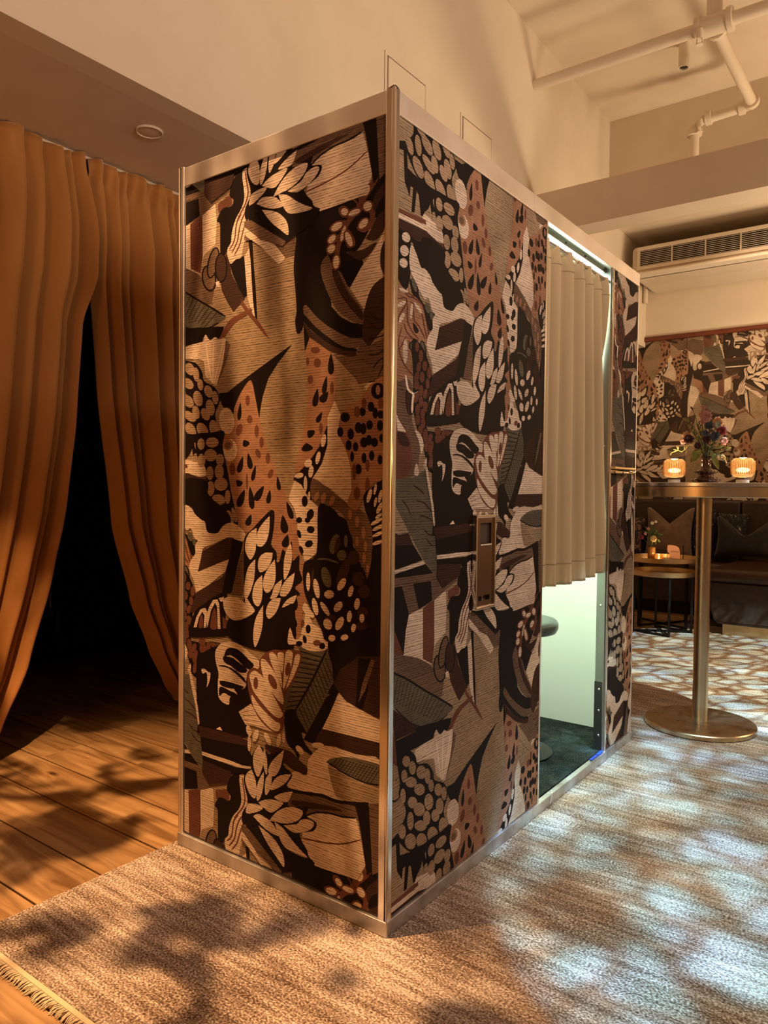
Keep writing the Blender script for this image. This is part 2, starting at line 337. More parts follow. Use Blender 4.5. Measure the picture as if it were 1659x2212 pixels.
# tracing frames: left end panel (plane y=0) and right side panel (plane x=0)
FR = {'L1': (380, 200, 3.318), 'L2': (380, 600, 3.318), 'L3': (380, 1000, 3.318), 'L4': (380, 1400, 3.318),
      'R1': (820, 180, 4.1475), 'R2': (820, 600, 4.1475), 'R3': (820, 1000, 4.1475), 'R4': (820, 1400, 3.4025), 'B': (1340, 680, 5.028)}
R_DU, R_DV = 0.112, 0.600
def to_paper(fr, x, y):
    ox, oy, s = FR[fr]; px, py = ox+x/s, oy+y/s
    if fr == 'B': q = PY(px, py, 6.0); return (q.x+.629, q.z-.28)
    if fr[0] == 'L': q = PY(px, py, 0.0); return (q.x+.763, q.z)
    q = PX(px, py, 0.0); return (q.y-R_DU, q.z-R_DV)
MOTIFS = """
# ---- big grounds
K B p 670,380 740,320 860,320 880,500 960,520 1000,700 975,810 940,845 880,720 800,690 790,640 720,780 690,620 720,520 690,450
M B p 700,300 780,260 900,280 900,420 860,440 800,430 700,390
K B p 790,640 760,780 720,960 690,1100 640,1285 540,1260 480,1180 560,1060 610,960 640,840 700,740
D B p 640,1285 700,1120 820,1085 800,1200 760,1290
C B p 760,770 850,790 860,860 800,980 730,1115 718,1060
C B c 655,395 720,383 802,430 792,480 775,562 760,520 740,470 700,442
C B c 800,440 862,438 890,470 850,520 832,592 800,604 788,560
C B eK 862,560,22,32
S B c 800,700 870,720 920,780 948,852 880,842 820,780
R B p 850,860 880,842 950,852 900,900
# ---- strips, block and landscape left of ribbon (R3)
M R3 p 110,1030 540,985 740,910 690,1060 600,1135 470,1250 350,1320 250,1370 200,1110 110,1120
K R3 p 110,1120 200,1105 262,1350 232,1500 215,1722 110,1440
K R3 p 300,1080 460,1058 470,1230 350,1312
C R3 p 262,1360 350,1315 470,1250 592,1140 600,1320 590,1520 500,1620 465,1810 350,1750 215,1730 235,1500
R R3 p 388,1300 490,1232 490,1640 470,1800 388,1755
R R3 p 110,1440 215,1722 110,1722
M R3 c 110,1730 215,1725 340,1750 440,1800 480,1840 590,1920 600,2000 560,2090 420,2090 250,2000 110,1900
T R3 p 590,1860 660,1900 700,2074 560,2074
D R3 p 125,650 260,628 305,742 125,742
K R3 p 125,738 305,738 385,872 125,962
C R3 p 120,965 390,880 412,906 120,1002
K R3 p 120,1002 412,905 480,990 120,1035
D R3 p 505,612 840,558 840,645 520,695
K R3 p 520,690 840,640 840,802 540,845
C R3 p 540,850 840,800 840,832 545,872
K R3 p 545,870 840,832 840,912 550,936
# ---- serrated leaf and maroon foliage at the left (R2, R3)
M R2 c 130,870 250,900 300,1000 290,1250 310,1350 360,1480 350,1650 330,1750 250,1800 130,1850
R R2 c 130,1280 200,1300 270,1440 290,1560 280,1700 220,1790 130,1760
D R2 c 160,1380 230,1400 270,1500 220,1510 170,1470
D R2 c 240,1000 330,1060 310,1200 260,1230 230,1120
G R3 p 295,130 412,62 470,230 500,500 520,700 542,900 545,1010 480,990 380,850 250,600 128,350 128,150
D R3 l14 300,200 360,240 400,280
D R3 l14 330,340 400,360 470,440
D R3 l14 360,470 430,490 490,530
D R3 l12 400,600 440,640 490,650
D R3 l12 420,680 470,740 520,730
D R3 l12 200,330 250,400 280,470
S R2 c 140,60 240,40 300,180 400,230 440,420 450,560 420,590 300,560 280,700 310,870 230,900 140,860
R R2 l16 150,100 220,120 260,170 300,180 380,240 420,380 445,560
R R2 l14 210,20 230,110 290,160 330,200
R R2 l14 270,210 330,260 380,330 400,440 430,560
R R2 l14 250,230 250,380 290,480 350,550
R R2 l14 300,250 310,380 350,430 410,550
R R2 l14 220,410 240,480 290,540 350,560
R R2 l14 160,190 230,180 240,230 180,330 160,400
R R2 l12 200,440 170,560 180,680 230,790 300,880
R R2 l12 240,520 200,600 170,650
R R2 l12 260,560 290,680 310,800
C R2 e 195,235,45,20,-30 200,355,18,50,25 215,110,45,18,20 285,300,12,70,5 345,270,14,60,-35 230,70,14,60,-15 230,660,22,110,0
K R2 c 270,10 340,80 360,180 450,300 520,340 500,420 450,480 420,400 400,300 380,230 330,180 290,140
G R2 e 310,60,18,70,-15 430,270,22,50,-15 470,350,18,40,-20
K R2 c 300,400 350,470 330,500 305,470
G R2 eK 390,650,18,80,-8 295,610,25,32,0
K R2 c 290,560 360,590 420,700 470,870 460,950 440,1120 430,1370 660,1370 660,1600 620,1700 520,1760 430,1720 400,1560 320,1300 300,1100 300,900
R R2 e 335,620,18,45 370,700,20,55 350,800,20,50,10 405,790,22,45 330,890,22,50,15 380,890,22,50 445,850,20,55 330,960,24,45 430,950,18,48 370,1010,22,50 410,1040,20,45,10 330,1070,22,55,15 370,1110,20,50 415,1160,25,55,-15 340,1180,22,50,5 385,1220,20,50 340,1270,22,50 390,1300,22,50 425,1280,18,48
R R2 e 365,1370,22,50 410,1410,22,60 450,1440,20,50,15 420,1510,22,50 460,1530,22,70,10 525,1440,28,60 520,1370,30,35 570,1420,18,60 615,1400,22,40,-40 640,1400,25,25 600,1500,20,60,-30 545,1520,18,60 500,1600,22,60,-15 560,1620,30,70 620,1590,22,60,-10 640,1530,18,60 460,1640,20,70,10 520,1700,25,60
W R2 l18 232,868 255,1000 300,1040 295,1100 290,1210
W R2 l10 300,1040 340,1020
C R2 c 315,1365 365,1400 395,1490 375,1580 355,1480 335,1420
C R2 e2 330,1720,22,60 410,1660,14,50,10 485,1680,18,110,-4 485,1900,16,80,0
C R2 p 145,1200 170,1270 240,1385 160,1372
C R2 p 405,1700 425,1700 470,1930 500,2050 480,2060 430,1860
# ---- hatched leaf left, black under it (R4)
D R4 p 85,440 240,555 330,582 130,672 112,690
K R4 p 112,688 330,580 420,542 500,515 478,600 455,596 430,632 410,590 388,600 378,650 340,690 240,748 200,760 130,870 112,780
R R4 p 70,440 100,620 115,700 130,870 70,830
G R4 c 20,130 90,178 200,228 330,310 440,372 538,432 500,485 430,542 330,580 240,556 170,500 110,440 60,380
K R4 l16 20,130 90,178 200,228 330,310 440,372 538,432
K R4 ribs 95,190 500,420 70,380 420,545 16,8
K R4 l8 500,485 430,542 330,578 240,556 170,500 110,440
K L2 p 60,362 345,350 332,398 312,432 282,442 262,446 240,442 220,408 198,425 190,458 60,492
# ---- silhouettes, ribbon, pods, stem (L1, L2)
K L1 c 485,555 430,595 392,680 385,750 412,762 400,812 335,830 312,870 295,922 316,938 318,1050 320,1160 335,1180 385,1110 412,1000 445,900 490,790 495,720 500,640
R L1 c 385,742 335,775 303,800 308,858 342,828 402,800
D L1 p 355,1130 385,1220 400,1300 450,1400 495,1478 440,1540 412,1570 370,1500 330,1420 318,1330 360,1300
K L1 p 385,1228 430,1195 492,1172 497,1240 505,1380 512,1450 492,1472 450,1400 410,1310
C L1 p 490,1172 535,1100 558,1540 572,1640 540,1560 512,1462
K L1 p 530,930 520,1060 535,1200 552,1480 570,1625 584,1625 572,1400 556,1200 546,1000
C L1 c 478,562 562,545 572,640 578,730 570,830 545,920 510,1010 482,1110 470,1180 430,1196 390,1226 368,1130 395,1075 402,1000 430,905 470,830 492,740
R L1 l9 498,568 508,640 518,720 498,800 452,890 432,960 420,1060 385,1125
R L1 l9 518,565 532,640 540,740 518,820 478,900 455,980 440,1070 400,1150
R L1 l9 540,560 554,650 560,740 540,830 508,910 480,1000 458,1090 420,1165
R L1 l8 556,640 566,740 560,820 535,900 512,970 490,1060
R L1 l7 470,870 440,930 425,1000
M L1 p 565,898 700,945 858,1022 852,1160 790,1185 600,955
C L1 p 552,1035 560,925 602,958 782,1180 772,1206 738,1232 560,1060
C L1 p 60,1250 80,1262 110,1255 80,1265
R L2 p 470,152 520,228 600,318 668,432 640,412 560,312 508,252 468,192
R L2 c 535,222 440,268 385,305 335,385 308,462 330,460 372,390 425,322 500,272 545,242
M L1 eK 238,1330,42,85,-8
M L1 eK 268,1220,30,105,12
D L1 eK 325,1255,36,98,0
C L1 p 285,1360 312,1350 315,1395 290,1390
# ---- fan shell and spear (L2)
C L2 c 60,500 190,460 202,430 215,408 240,446 262,440 282,424 310,442 340,430 358,446 352,520 340,600 312,700 286,772 250,742 212,702 198,600 130,585 60,575
M L2 p 358,446 388,482 370,570 330,690 290,772 335,640
W L2 l7 215,470 235,620 258,755
W L2 l7 272,455 268,600 266,760
W L2 l7 338,455 310,600 275,760
W L2 l6 350,500 320,640 290,770
K L2 p 832,478 690,580 540,690 440,765 370,822 310,826 325,900 345,935 385,935 412,985 418,930 450,850 520,745 545,800 572,900 597,1040 602,960 622,850 662,720 730,612
# ---- spotted tongue (L2 continuing below)
S L2 c 522,742 480,800 440,880 420,950 412,1060 345,1115 345,1180 360,1300 380,1420 400,1520 430,1620 445,1730 490,1825 560,1800 650,1690 695,1680 695,1900 705,1980 745,2020 760,2150 800,2150 840,2000 855,2130 855,2280 822,2400 812,2520 860,2590 892,2580 902,2450 922,2350 942,2310 922,2200 915,2060 890,1960 872,1820 855,1730 830,1660 790,1560 750,1470 700,1340 660,1230 622,1090 597,1000 572,870 547,750
K L2 e2 458,958,15,64,5 500,1185,26,26,-30 465,1340,20,60,15 528,1315,20,58,-10 560,1400,15,58,12 452,1470,24,26,-45 470,1580,25,66,20 540,1590,20,70,-8 600,1545,25,62,30 668,1570,17,50,8 735,1475,15,50,-8
K L3 e2 525,410,22,42,20 775,440,28,66,-8 790,560,26,48,15 815,340,20,66,-18 540,240,20,70,-8 855,1010,22,50,10 845,1140,26,45,0
R L2 e 515,880,16,40 530,1015,20,30 580,1100,16,45 615,1180,16,40 590,1260,18,35,-20 660,1295,16,40 680,1405,18,35,20 510,1460,9,60 405,1370,22,45
C L2 e 365,1025,55,95,-5
C L2 e 388,1235,52,82
S L2 e 372,1195,38,42
M L2 e 372,1200,22,26
R L2 e 455,1090,22,45,15
# ---- second tongue with teardrops (L2)
S L2 c 925,440 960,430 1080,515 1135,560 1152,700 1142,900 1105,1000 1085,1060 1035,1190 960,1310 858,1402 880,1250 920,1050 940,900 945,760
K L2 e2 1112,620,22,76 1070,770,18,66,10 1005,860,22,66,10 1065,855,28,45,35 1030,1000,18,42,25 965,1115,34,26,-50 940,1215,42,30,-10
R L2 e 1000,520,34,24 1015,610,26,34 965,730,20,32 1120,790,14,46 1040,1080,14,42 945,600,12,30
# ---- black tree, arcs (L1, L2)
D L1 c 1515,620 1425,715 1405,830 1440,880 1390,1000 1365,1050 1440,1055 1500,960 1530,800
K L1 c 1530,720 1455,785 1425,900 1480,850 1530,790
K L1 c 1215,762 1300,715 1440,615 1480,548 1502,620 1440,715 1405,800 1415,900 1385,985 1300,1130 1220,1148 1330,1195 1335,1260 1250,1402 1190,1300 1120,1250 1085,1100 1120,900
D L1 c 1225,1140 1330,1130 1440,1070 1380,1170 1310,1200
C L1 p 1515,940 1480,1020 1420,1130 1330,1250 1248,1402 1300,1480 1352,1555 1370,1480 1420,1400 1485,1330 1470,1200 1515,1000
D L1 c 1515,1060 1472,1120 1468,1250 1515,1310
D L2 c 1515,10 1440,30 1390,100 1360,200 1328,330 1340,440 1382,492 1425,440 1515,300
M L2 p 1382,490 1515,420 1515,745 1450,732 1300,762 1200,690 1140,560 1290,562 1332,440
B L2 p 1130,556 1285,720 1365,850 1340,862 1240,780 1150,690
K L2 l8 1460,160 1515,178
K L2 l8 1440,210 1500,235
K L2 l8 1410,280 1460,300 1512,295
K L2 l8 1385,350 1440,365 1508,355
K L2 l8 1380,442 1440,430 1508,400
K L2 l8 1380,552 1440,550 1502,510
K L2 l8 1415,648 1450,600 1502,560
K L2 l8 1450,712 1490,620 1500,600
K L2 l9 1520,100 1506,400 1490,600 1502,760
K L1 c 565,885 590,800 650,800 740,835 860,870 960,860 1060,830 1095,775 1140,785 1220,760 1245,790 1180,840 1165,920 1105,960 1092,1080 1085,1170 1040,1240 1055,1350 1100,1450 1110,1540 1000,1530 940,1515 925,1600 905,1700 870,1725 855,1640 866,1560 856,1400 845,1250 858,1100 858,1020 790,990 700,930
K L2 p 932,192 1060,20 1110,200 1180,280 1260,322 1332,332 1342,432 1280,442 1200,412 1100,352 1000,272
M L1 c 1090,1165 1038,1245 1060,1360 1120,1500 1200,1600 1335,1662 1338,1560 1300,1500 1230,1400 1185,1290 1130,1262
D L1 c 1118,1268 1150,1385 1222,1510 1332,1630 1332,1562 1240,1440 1185,1330 1160,1278
M L2 c 930,193 918,260 1000,352 1100,432 1200,492 1292,502 1344,440 1250,430 1130,372 1020,292
K L2 c 918,262 1000,350 1100,430 1200,494 1292,508 1286,532 1180,512 1070,452 970,372 918,312
D L2 c 918,312 970,380 1070,452 1180,514 1286,530 1281,566 1200,556 1100,520 1000,452 928,402
K L2 p 915,330 958,432 925,530
# red flower
R L1 l34 1150,1230 1165,1100 1200,1000 1240,920 1310,830 1300,740 1265,640
R L1 l40 1310,810 1375,710 1430,620 1430,560 1360,560
R L1 l36 1320,830 1400,840 1405,930 1350,985 1300,960
R L1 l30 1260,880 1200,880 1180,835 1225,825
R L1 l36 1230,930 1160,940 1105,985
R L1 l34 1220,980 1260,1040 1270,1090 1225,1100
R L1 l34 1180,1020 1110,1090 1095,1150
C L1 eR 1385,575,60,24,-35 1290,640,18,50,10 1365,700,24,44,20 1210,855,26,26 1280,860,46,20,-25 1375,815,30,34,20 1345,940,44,24,-50 1155,960,46,24,-35 1200,1010,14,58,15 1240,1050,22,56,-20 1120,1050,20,36,40 1115,1120,24,34,35 1150,1215,22,48,5
K L1 e 1295,765,14,36,-20 1330,870,10,30,30
R L1 l14 1225,685 1260,750 1310,800
K L1 l20 1050,745 1100,742 1140,712 1180,705 1192,740 1172,772
# ---- berries (R4), tail (L2)
K R4 e 80,925,58,70 100,1050,58,82
B R4 e 90,920,44,54 105,1045,42,68
K R4 c 200,752 240,765 265,800 278,850 350,848 392,910 402,970 470,990 502,1060 492,1110 470,1200 492,1290 514,1330 508,1392 475,1400 485,1450 522,1490 532,1560 525,1660 400,1740 385,1690 340,1650 315,1560 345,1440 300,1500 220,1495 165,1450 135,1400 150,1330 190,1230 185,1160 138,1080 150,1000 135,900 138,820
B R4 e 195,832,26,38 240,880,23,46 180,940,20,44 230,985,38,36 305,912,33,46 350,940,19,52 292,1038,36,40 377,1010,18,42 170,1088,19,52 240,1135,32,40 360,1130,30,56 430,1040,26,42 472,1068,18,46 290,1185,38,46 440,1160,26,56 225,1270,22,62 300,1305,42,36 345,1248,24,50 408,1230,27,42 165,1350,24,50 225,1420,38,54 307,1415,36,52 388,1370,36,54 465,1310,30,60 357,1505,24,52 420,1560,36,56 442,1450,26,46 490,1530,19,42 360,1622,32,46 425,1680,26,40 482,1645,30,40
K L2 p 60,1110 152,1128 100,1262 60,1310
C L2 p 60,1300 220,1340 222,1422 60,1432
R L2 p 60,1432 222,1428 226,1452 60,1462
K L2 c 150,1120 250,1110 348,1100 335,1200 352,1290 378,1420 395,1530 425,1660 448,1790 420,1775 350,1720 300,1640 258,1600 215,1540 218,1450 212,1360 158,1290 142,1200
B L2 e 182,1192,24,38 262,1180,42,34 185,1310,26,44 250,1272,42,40 318,1305,26,40 245,1400,24,46 312,1390,30,48 250,1510,26,50 325,1480,44,44 308,1590,44,34,20 372,1570,18,46 388,1725,22,56,-15 420,1700,14,50,-15
# drips under berries (R1)
K R1 p 165,510 230,520 245,640 250,760 330,840 400,900 500,960 505,1010 440,1080 385,1190 370,1185 350,1000 330,960 310,1160 285,1150 300,930 275,920 268,1010 225,880 215,600 165,580
R R1 p 165,1115 410,1225 415,1270 165,1150
C R1 p 160,1155 415,1275 410,1325 160,1200
D R1 p 160,1200 412,1322 580,1480 575,1500 430,1440 300,1390 160,1290
K R1 c 178,1300 300,1392 430,1440 580,1495 578,1650 622,1700 735,1880 745,2000 690,2030 650,2085 570,2074 560,1980 540,1910 460,1830 440,1740 370,1680 330,1560 300,1440 275,1440 275,1700 235,1850 150,1700 160,1400
C R1 e 235,1380,36,48,-20 220,1500,38,52,-15 212,1610,36,45,-20
C R1 c 288,1448 332,1540 370,1650 440,1730 460,1800 490,1850 550,1900 565,1960 578,2045 600,2085 480,2060 440,1930 400,1935 350,1850 320,1780 280,1700 264,1600 268,1500
# ---- torn white, tablet, arches (L3)
K L3 c 60,118 215,130 226,210 266,260 302,330 362,380 384,432 352,445 322,482 290,505 230,498 214,470 204,412 172,400 130,352 110,322 60,300
C L3 c 60,305 115,325 135,362 180,405 210,422 220,476 240,502 300,502 335,456 380,430 430,438 480,480 498,512 482,562 440,562 400,532 350,542 270,582 210,602 190,632 182,700 162,780 156,860 150,928 130,850 98,762 108,700 140,650 140,590 176,520 130,482 100,455 60,450
D L3 p 190,632 270,590 370,535 406,541 396,620 382,690 300,722 158,780 180,690
C L3 p 158,782 300,722 382,690 366,770 300,822 240,872 148,928
K L3 p 405,540 482,566 466,640 440,740 420,850 398,935 328,935 350,800 382,690 396,620
M L3 p 480,620 498,700 492,900 470,955 398,945 440,760
D L3 p 148,930 240,875 330,820 368,770 330,935 260,992 200,1022 140,1062 96,1080 130,980
K L3 c 96,1190 138,1065 200,1012 270,962 340,930 372,960 356,1120 382,1190 372,1240 250,1250 112,1248
C L3 p 128,1178 148,1105 178,1048 212,1038 228,1070 218,1180 200,1180 206,1092 190,1066 166,1110 150,1178
C L3 p 218,1110 238,1035 268,982 300,978 312,1010 322,1188 302,1188 296,1030 282,1002 252,1060 228,1180
R L3 c 164,1178 174,1112 188,1088 196,1120 192,1178
R L3 c 248,1182 260,1085 280,1038 292,1090 298,1185
C L3 p 308,970 346,958 340,992 322,994
R L3 p 334,1100 376,1132 370,1186 340,1186
# ---- black mass, almond leaves (L3)
K L3 c 495,540 560,462 645,372 705,342 700,480 682,580 722,640 722,710 745,700 765,620 795,640 832,560 838,700 885,660 885,760 908,840 852,890 892,940 852,990 842,1335 560,1335 375,1245 378,1120 470,1040 488,980 488,700
C L3 f 575,482 530,502 502,560 500,630 532,690 560,660 575,600
C L3 f 668,395 620,440 586,500 580,580 612,600 650,560 670,480
C L3 f 690,650 640,645 600,680 590,740 606,782 652,760 682,710
C L3 f 565,708 520,750 500,830 490,920 500,978 532,930 562,830
C L3 f 615,818 570,860 550,940 560,1000 592,1026 616,980 622,900
C L3 f 706,708 660,760 630,830 630,900 660,930 702,880 716,800
C L3 f 821,585 790,640 775,720 778,835 812,780 832,700 832,620
C L3 f 846,800 790,840 756,900 750,950 790,952 832,890
C L3 f 756,845 710,880 690,940 678,972 722,962 752,900
C L3 f 345,982 390,958 450,968 500,1010 565,1052 530,1092 450,1126 390,1112 350,1052
C L3 f 746,975 690,980 655,1030 648,1082 670,1116 712,1080 737,1030
C L3 f 622,1040 580,1100 560,1180 556,1260 570,1318 602,1250 622,1160
C L3 f 861,952 800,980 763,1036 820,1012 848,1000
C L3 f 508,968 542,1020 562,1042 530,1032 498,1000
# ---- spotted white body (L3)
C L3 c 862,115 830,190 812,260 850,330 870,420 878,540 890,600 915,665 925,705 980,672 1016,622 1022,500 1020,380 1022,312 972,270 960,200 940,140
K L3 e 925,275,22,40 965,370,25,40,15 885,410,22,22 945,410,20,20 968,478,28,26 885,510,14,32,-15 955,580,30,25,-30 900,622,14,30,-20
C L3 c 820,1180 803,1260 812,1302 870,1300 900,1332 980,1350 1062,1345 1112,1298 1062,1260 1040,1190 990,1160 962,1110 930,1078 922,1130 905,1190 890,1252 850,1262
C L3 c 908,1042 930,1000 962,1050 992,1082 986,1112 940,1092
K L3 e 950,1190,18,32 925,1265,14,30,-10 885,1295,24,20 1050,1312,22,24
R L3 e 1012,1290,28,22 910,1150,14,26
K L2 p 1088,1050 1087,1200 1042,1330 1002,1430 970,1600 945,1565 900,1482 842,1445 870,1410 960,1310 1032,1210
C L2 e 1060,1168,17,48,10 1020,1290,16,48,12 950,1330,26,32,30 885,1418,32,20,-15 970,1390,18,46,8 930,1478,13,58,0 955,1570,9,40,5
# ---- pale field, red berry plant, triangle (L2, L3)
C L2 p 1088,1000 1140,880 1190,1000 1225,1150 1252,1300 1264,1590 1240,1625 1100,1505 978,1442 1050,1330 1088,1200
M L3 c 985,108 1110,200 1230,290 1332,342 1392,420 1412,550 1402,700 1372,835 1330,742 1290,622 1240,502 1200,372 1100,312 1020,312 968,232
S L3 e 1010,240,16,36,20 1060,250,18,40,10 1120,270,16,36,20 1250,370,14,40 1300,420,14,40 1345,500,14,45 1300,560,12,36 1360,600,12,40 1350,680,12,40 1375,760,10,30
S L2 c 1400,765 1330,860 1200,955 1168,1100 1225,1250 1262,1400 1268,1500 1230,1620 1300,1665 1350,1560 1430,1460 1515,1420 1515,755
K L2 e 1450,812,50,60
S L2 e 1450,805,16,36
K L2 e 1340,960,22,34 1400,925,24,36 1430,970,20,40 1470,980,24,30 1215,1000,34,36 1310,1075,26,40 1345,1082,22,42 1390,1055,24,34 1255,1120,24,40 1180,1105,22,36 1240,1200,22,38 1290,1212,20,34 1350,1180,28,38 1385,1165,22,38 1425,1180,26,34 1480,1150,22,32 1350,1292,18,38 1405,1275,20,36 1465,1305,18,36 1310,1372,24,38 1265,1282,14,38 1465,1060,22,40
R L2 e 1300,960,22,40 1350,900,18,40 1470,900,20,40 1280,1390,14,60 1375,1345,16,45 1375,1490,18,60 1300,1545,24,46
K L3 c 1515,140 1405,178 1348,230 1356,330 1390,422 1424,550 1405,660 1515,600
C L3 e 1388,235,15,54,15 1430,190,10,40,10 1466,240,13,48,12 1432,280,10,36,10 1462,322,16,46,25 1440,420,48,14,-30 1455,380,30,12,-40 1455,462,50,14,-25 1450,510,46,13,-25 1450,570,44,14,-20
# ---- dark rose and seeds (L3)
K L3 p 1405,640 1515,590 1515,1659 1090,1659 1090,1290 1400,900
K L3 c 1020,318 1080,303 1140,340 1170,380 1222,410 1242,480 1267,540 1272,600 1312,650 1314,720 1352,770 1372,840 1412,900 1402,960 1432,1020 1482,1300 1110,1292 1050,1200 1000,1100 950,1000 918,900 918,720 1010,650
G L3 e 1140,580,34,74,15 1220,560,13,46 1190,662,34,38 1080,820,32,78,-15
D L3 e 1160,585,18,60,15 1200,790,36,110,18 1275,680,42,54 1310,830,44,54 1350,920,42,50 1340,1072,40,40 1330,1170,46,30 1110,1110,40,22
G L3 l12 1015,690 1090,690 1170,720
D L3 l14 985,760 980,850 1000,930 1035,970
C L3 e 950,850,15,68 1010,900,20,72,-10 1000,1030,20,64,-12 1070,1045,18,58,-32 1100,942,36,30 1190,870,24,50,30 1165,1030,26,42,35 1255,920,18,42,15 1300,1010,20,42,8 1245,1100,18,42,5 1090,1155,30,42,-20 1175,1150,26,52,25 1335,1112,18,32 1275,1182,17,32,10 1120,1255,25,24 1210,1250,28,22,-20
# ---- hatched palm leaf (L3, L4)
K L4 p 1080,350 1165,300 1130,430 1062,560 1000,690 915,655 1000,500
G L4 c 880,-15 960,20 1062,18 1092,0 1085,60 1000,215 960,265 882,392 862,442 830,465 778,442 788,330 850,220 902,90
K L4 ribs 895,5 790,440 1060,50 870,420 12,17
G L4 p 1092,30 1122,120 1132,245 1082,335 1000,500 940,605 900,560 858,448 960,262
K L4 ribs 1080,55 875,440 1135,200 945,600 12,11
K L4 l16 1085,10 960,268 858,445
K L4 c 862,440 780,455 786,600 800,680 850,740 882,795 892,705 930,742 1002,778 930,690 902,605 942,612 870,482
# ---- striped moth wing on black (L4)
K L4 c 150,90 158,560 180,605 500,642 512,560 458,452 545,402 548,200 480,130 350,-20 200,30
C L4 c 283,60 290,10 330,-36 400,-46 470,-20 540,40 602,95 590,150 530,150 510,200 503,270 480,292 420,290 442,332 390,350 384,402 350,396 308,350 303,250 308,180 293,120
K L4 c 368,5 412,-2 462,20 522,80 562,122 530,152 490,130 440,80 390,50 348,60
K L4 c 342,60 400,66 450,100 512,150 500,176 450,170 400,130 350,100
K L4 c 308,128 380,145 450,200 502,252 496,220 430,160 350,122
K L4 c 318,235 380,240 484,276 470,292 400,290 330,270
K L4 c 318,275 380,300 442,332 430,342 392,345 345,320 315,342
C L4 c 185,150 195,182 222,175 228,240 222,280 242,240 250,180 232,170 212,150
C L4 p 90,140 110,170 135,300 160,420 172,540 162,550 140,400 110,260
D L4 p 162,555 470,632 498,700 180,640
K L4 p 178,635 498,700 512,720 560,790 560,850 190,760
C L4 p 188,738 380,800 480,840 562,852 540,866 440,852 190,765
K L4 p 190,768 440,855 540,868 480,900 400,890 195,800
D L4 p 195,800 400,888 395,905 380,960 240,975 190,880
W L4 p 290,580 318,562 335,590
# ---- shell wing (L4)
C L4 p 452,455 540,398 575,450 645,540 722,602 762,600 740,614 560,556 500,546 475,500
R L4 l8 472,462 560,440
R L4 l8 480,484 605,480
R L4 l8 490,510 640,532
R L4 l8 505,538 690,575
R L4 c 515,175 555,138 600,150 600,90 640,38 700,12 760,14 830,8 892,28 908,60 882,150 842,250 800,302 772,420 782,500 762,592 720,612 620,532 560,432 528,332 513,230
C L4 c 530,192 560,162 600,180 640,230 750,430 770,480 740,500 690,470 620,390 560,310 540,250
C L4 c 610,90 640,82 680,130 730,210 768,330 773,398 740,380 680,300 630,210
C L4 c 670,42 700,32 730,70 754,170 764,280 740,230 690,120
C L4 c 730,40 770,32 776,80 765,178 745,120
C L4 c 790,30 830,22 840,60 816,180 772,298 776,180
C L4 c 860,50 892,52 880,120 832,230 792,288 840,130
C L4 c 545,332 600,410 700,512 748,542 742,590 700,590 620,512 560,422
R L4 e 575,250,17,44 695,240,24,60,-25 805,150,19,50,8
# ---- landscape right (L4)
C L4 p 1170,318 1222,380 1292,422 1480,525 1480,685 1050,580 1100,480
D L4 p 1050,578 1480,682 1480,805 1100,702 1000,682 1010,630
D L4 p 1180,150 1310,60 1480,60 1480,500 1420,490 1292,420 1222,378 1172,316 1130,250
K L4 p 1310,70 1400,80 1380,300 1340,440 1290,420
M L4 p 1400,80 1430,90 1360,300 1310,390 1340,250
D L4 c 640,690 760,720 822,740 882,800 962,880 952,918 870,892 790,832 680,752
C L4 c 955,790 1080,698 1290,760 1480,812 1480,1112 1230,1102 1150,1092 1040,1062 950,1042 830,1020 800,960 850,880 940,910
T L4 p 1088,830 1200,900 1342,972 1480,985 1480,1112 1230,1102 1150,1062 1120,980
G L4 c 1082,812 1200,778 1332,800 1480,850 1480,985 1350,962 1200,892
K L4 l10 1082,812 1140,850 1200,892 1350,962 1480,985
K L4 ribs 1150,785 1480,865 1110,830 1400,985 14,10
C L4 e 525,590,18,40,-15 575,625,20,46,15 528,680,12,60 660,650,18,50,-25 740,660,16,50,8 775,640,10,40 890,730,20,40,-40 1020,695,46,20,5
M L4 c 810,1030 1000,1052 1100,1080 1282,1130 1302,1212 1200,1212 1080,1180 960,1192 930,1150 800,1122
D L4 c 830,1090 950,1100 1100,1130 1200,1170 1100,1160 960,1150 850,1130
K L4 l24 790,1005 880,1030 1000,1048 1060,1058 1150,1095 1280,1112 1385,1115
C L4 p 930,1205 1000,1180 1100,1185 1200,1210 1295,1218 1330,1370 1360,1560 1300,1660 1000,1560 900,1400
K L4 l14 925,1205 1000,1178 1100,1182 1200,1208 1295,1216
R L4 l12 900,1358 1060,1392 1200,1402 1335,1370
K L4 p 1282,1112 1382,1104 1392,1300 1408,1600 1370,1625 1340,1400 1308,1210
M L4 p 1386,1110 1480,1112 1470,1600 1410,1625
# ---- star cluster (L4)
K L4 p 490,1250 600,1290 780,1570 940,1480 1000,1540 960,1600 760,1610 600,1420
M L4 p 470,1265 520,1290 760,1600 740,1620 600,1480 480,1400
C L4 p 470,1300 480,1370 620,1560 640,1570 560,1430
K L4 c 505,885 540,862 548,770 600,695 650,750 640,680 665,760 770,735 772,840 838,908 795,985 842,1028 805,1128 945,1140 935,1200 1010,1250 985,1312 885,1335 955,1500 782,1572 600,1292 488,1262 478,1180 518,1100 488,950
C L4 f 600,705 560,760 560,850 590,922 620,860 635,780
C L4 f 636,735 656,800 656,900 640,882 624,790
C L4 f 770,745 720,780 680,830 665,890 712,915 752,850
C L4 f 820,908 760,910 710,940 678,1012 732,1002 792,960
C L4 f 545,880 510,900 500,950 530,1040 572,1072 576,960
C L4 f 630,898 600,940 580,1010 585,1092 612,1060 630,980
C L4 f 690,893 650,930 640,1000 648,1052 680,1000
C L4 f 830,1033 760,1040 708,1070 780,1102 812,1090
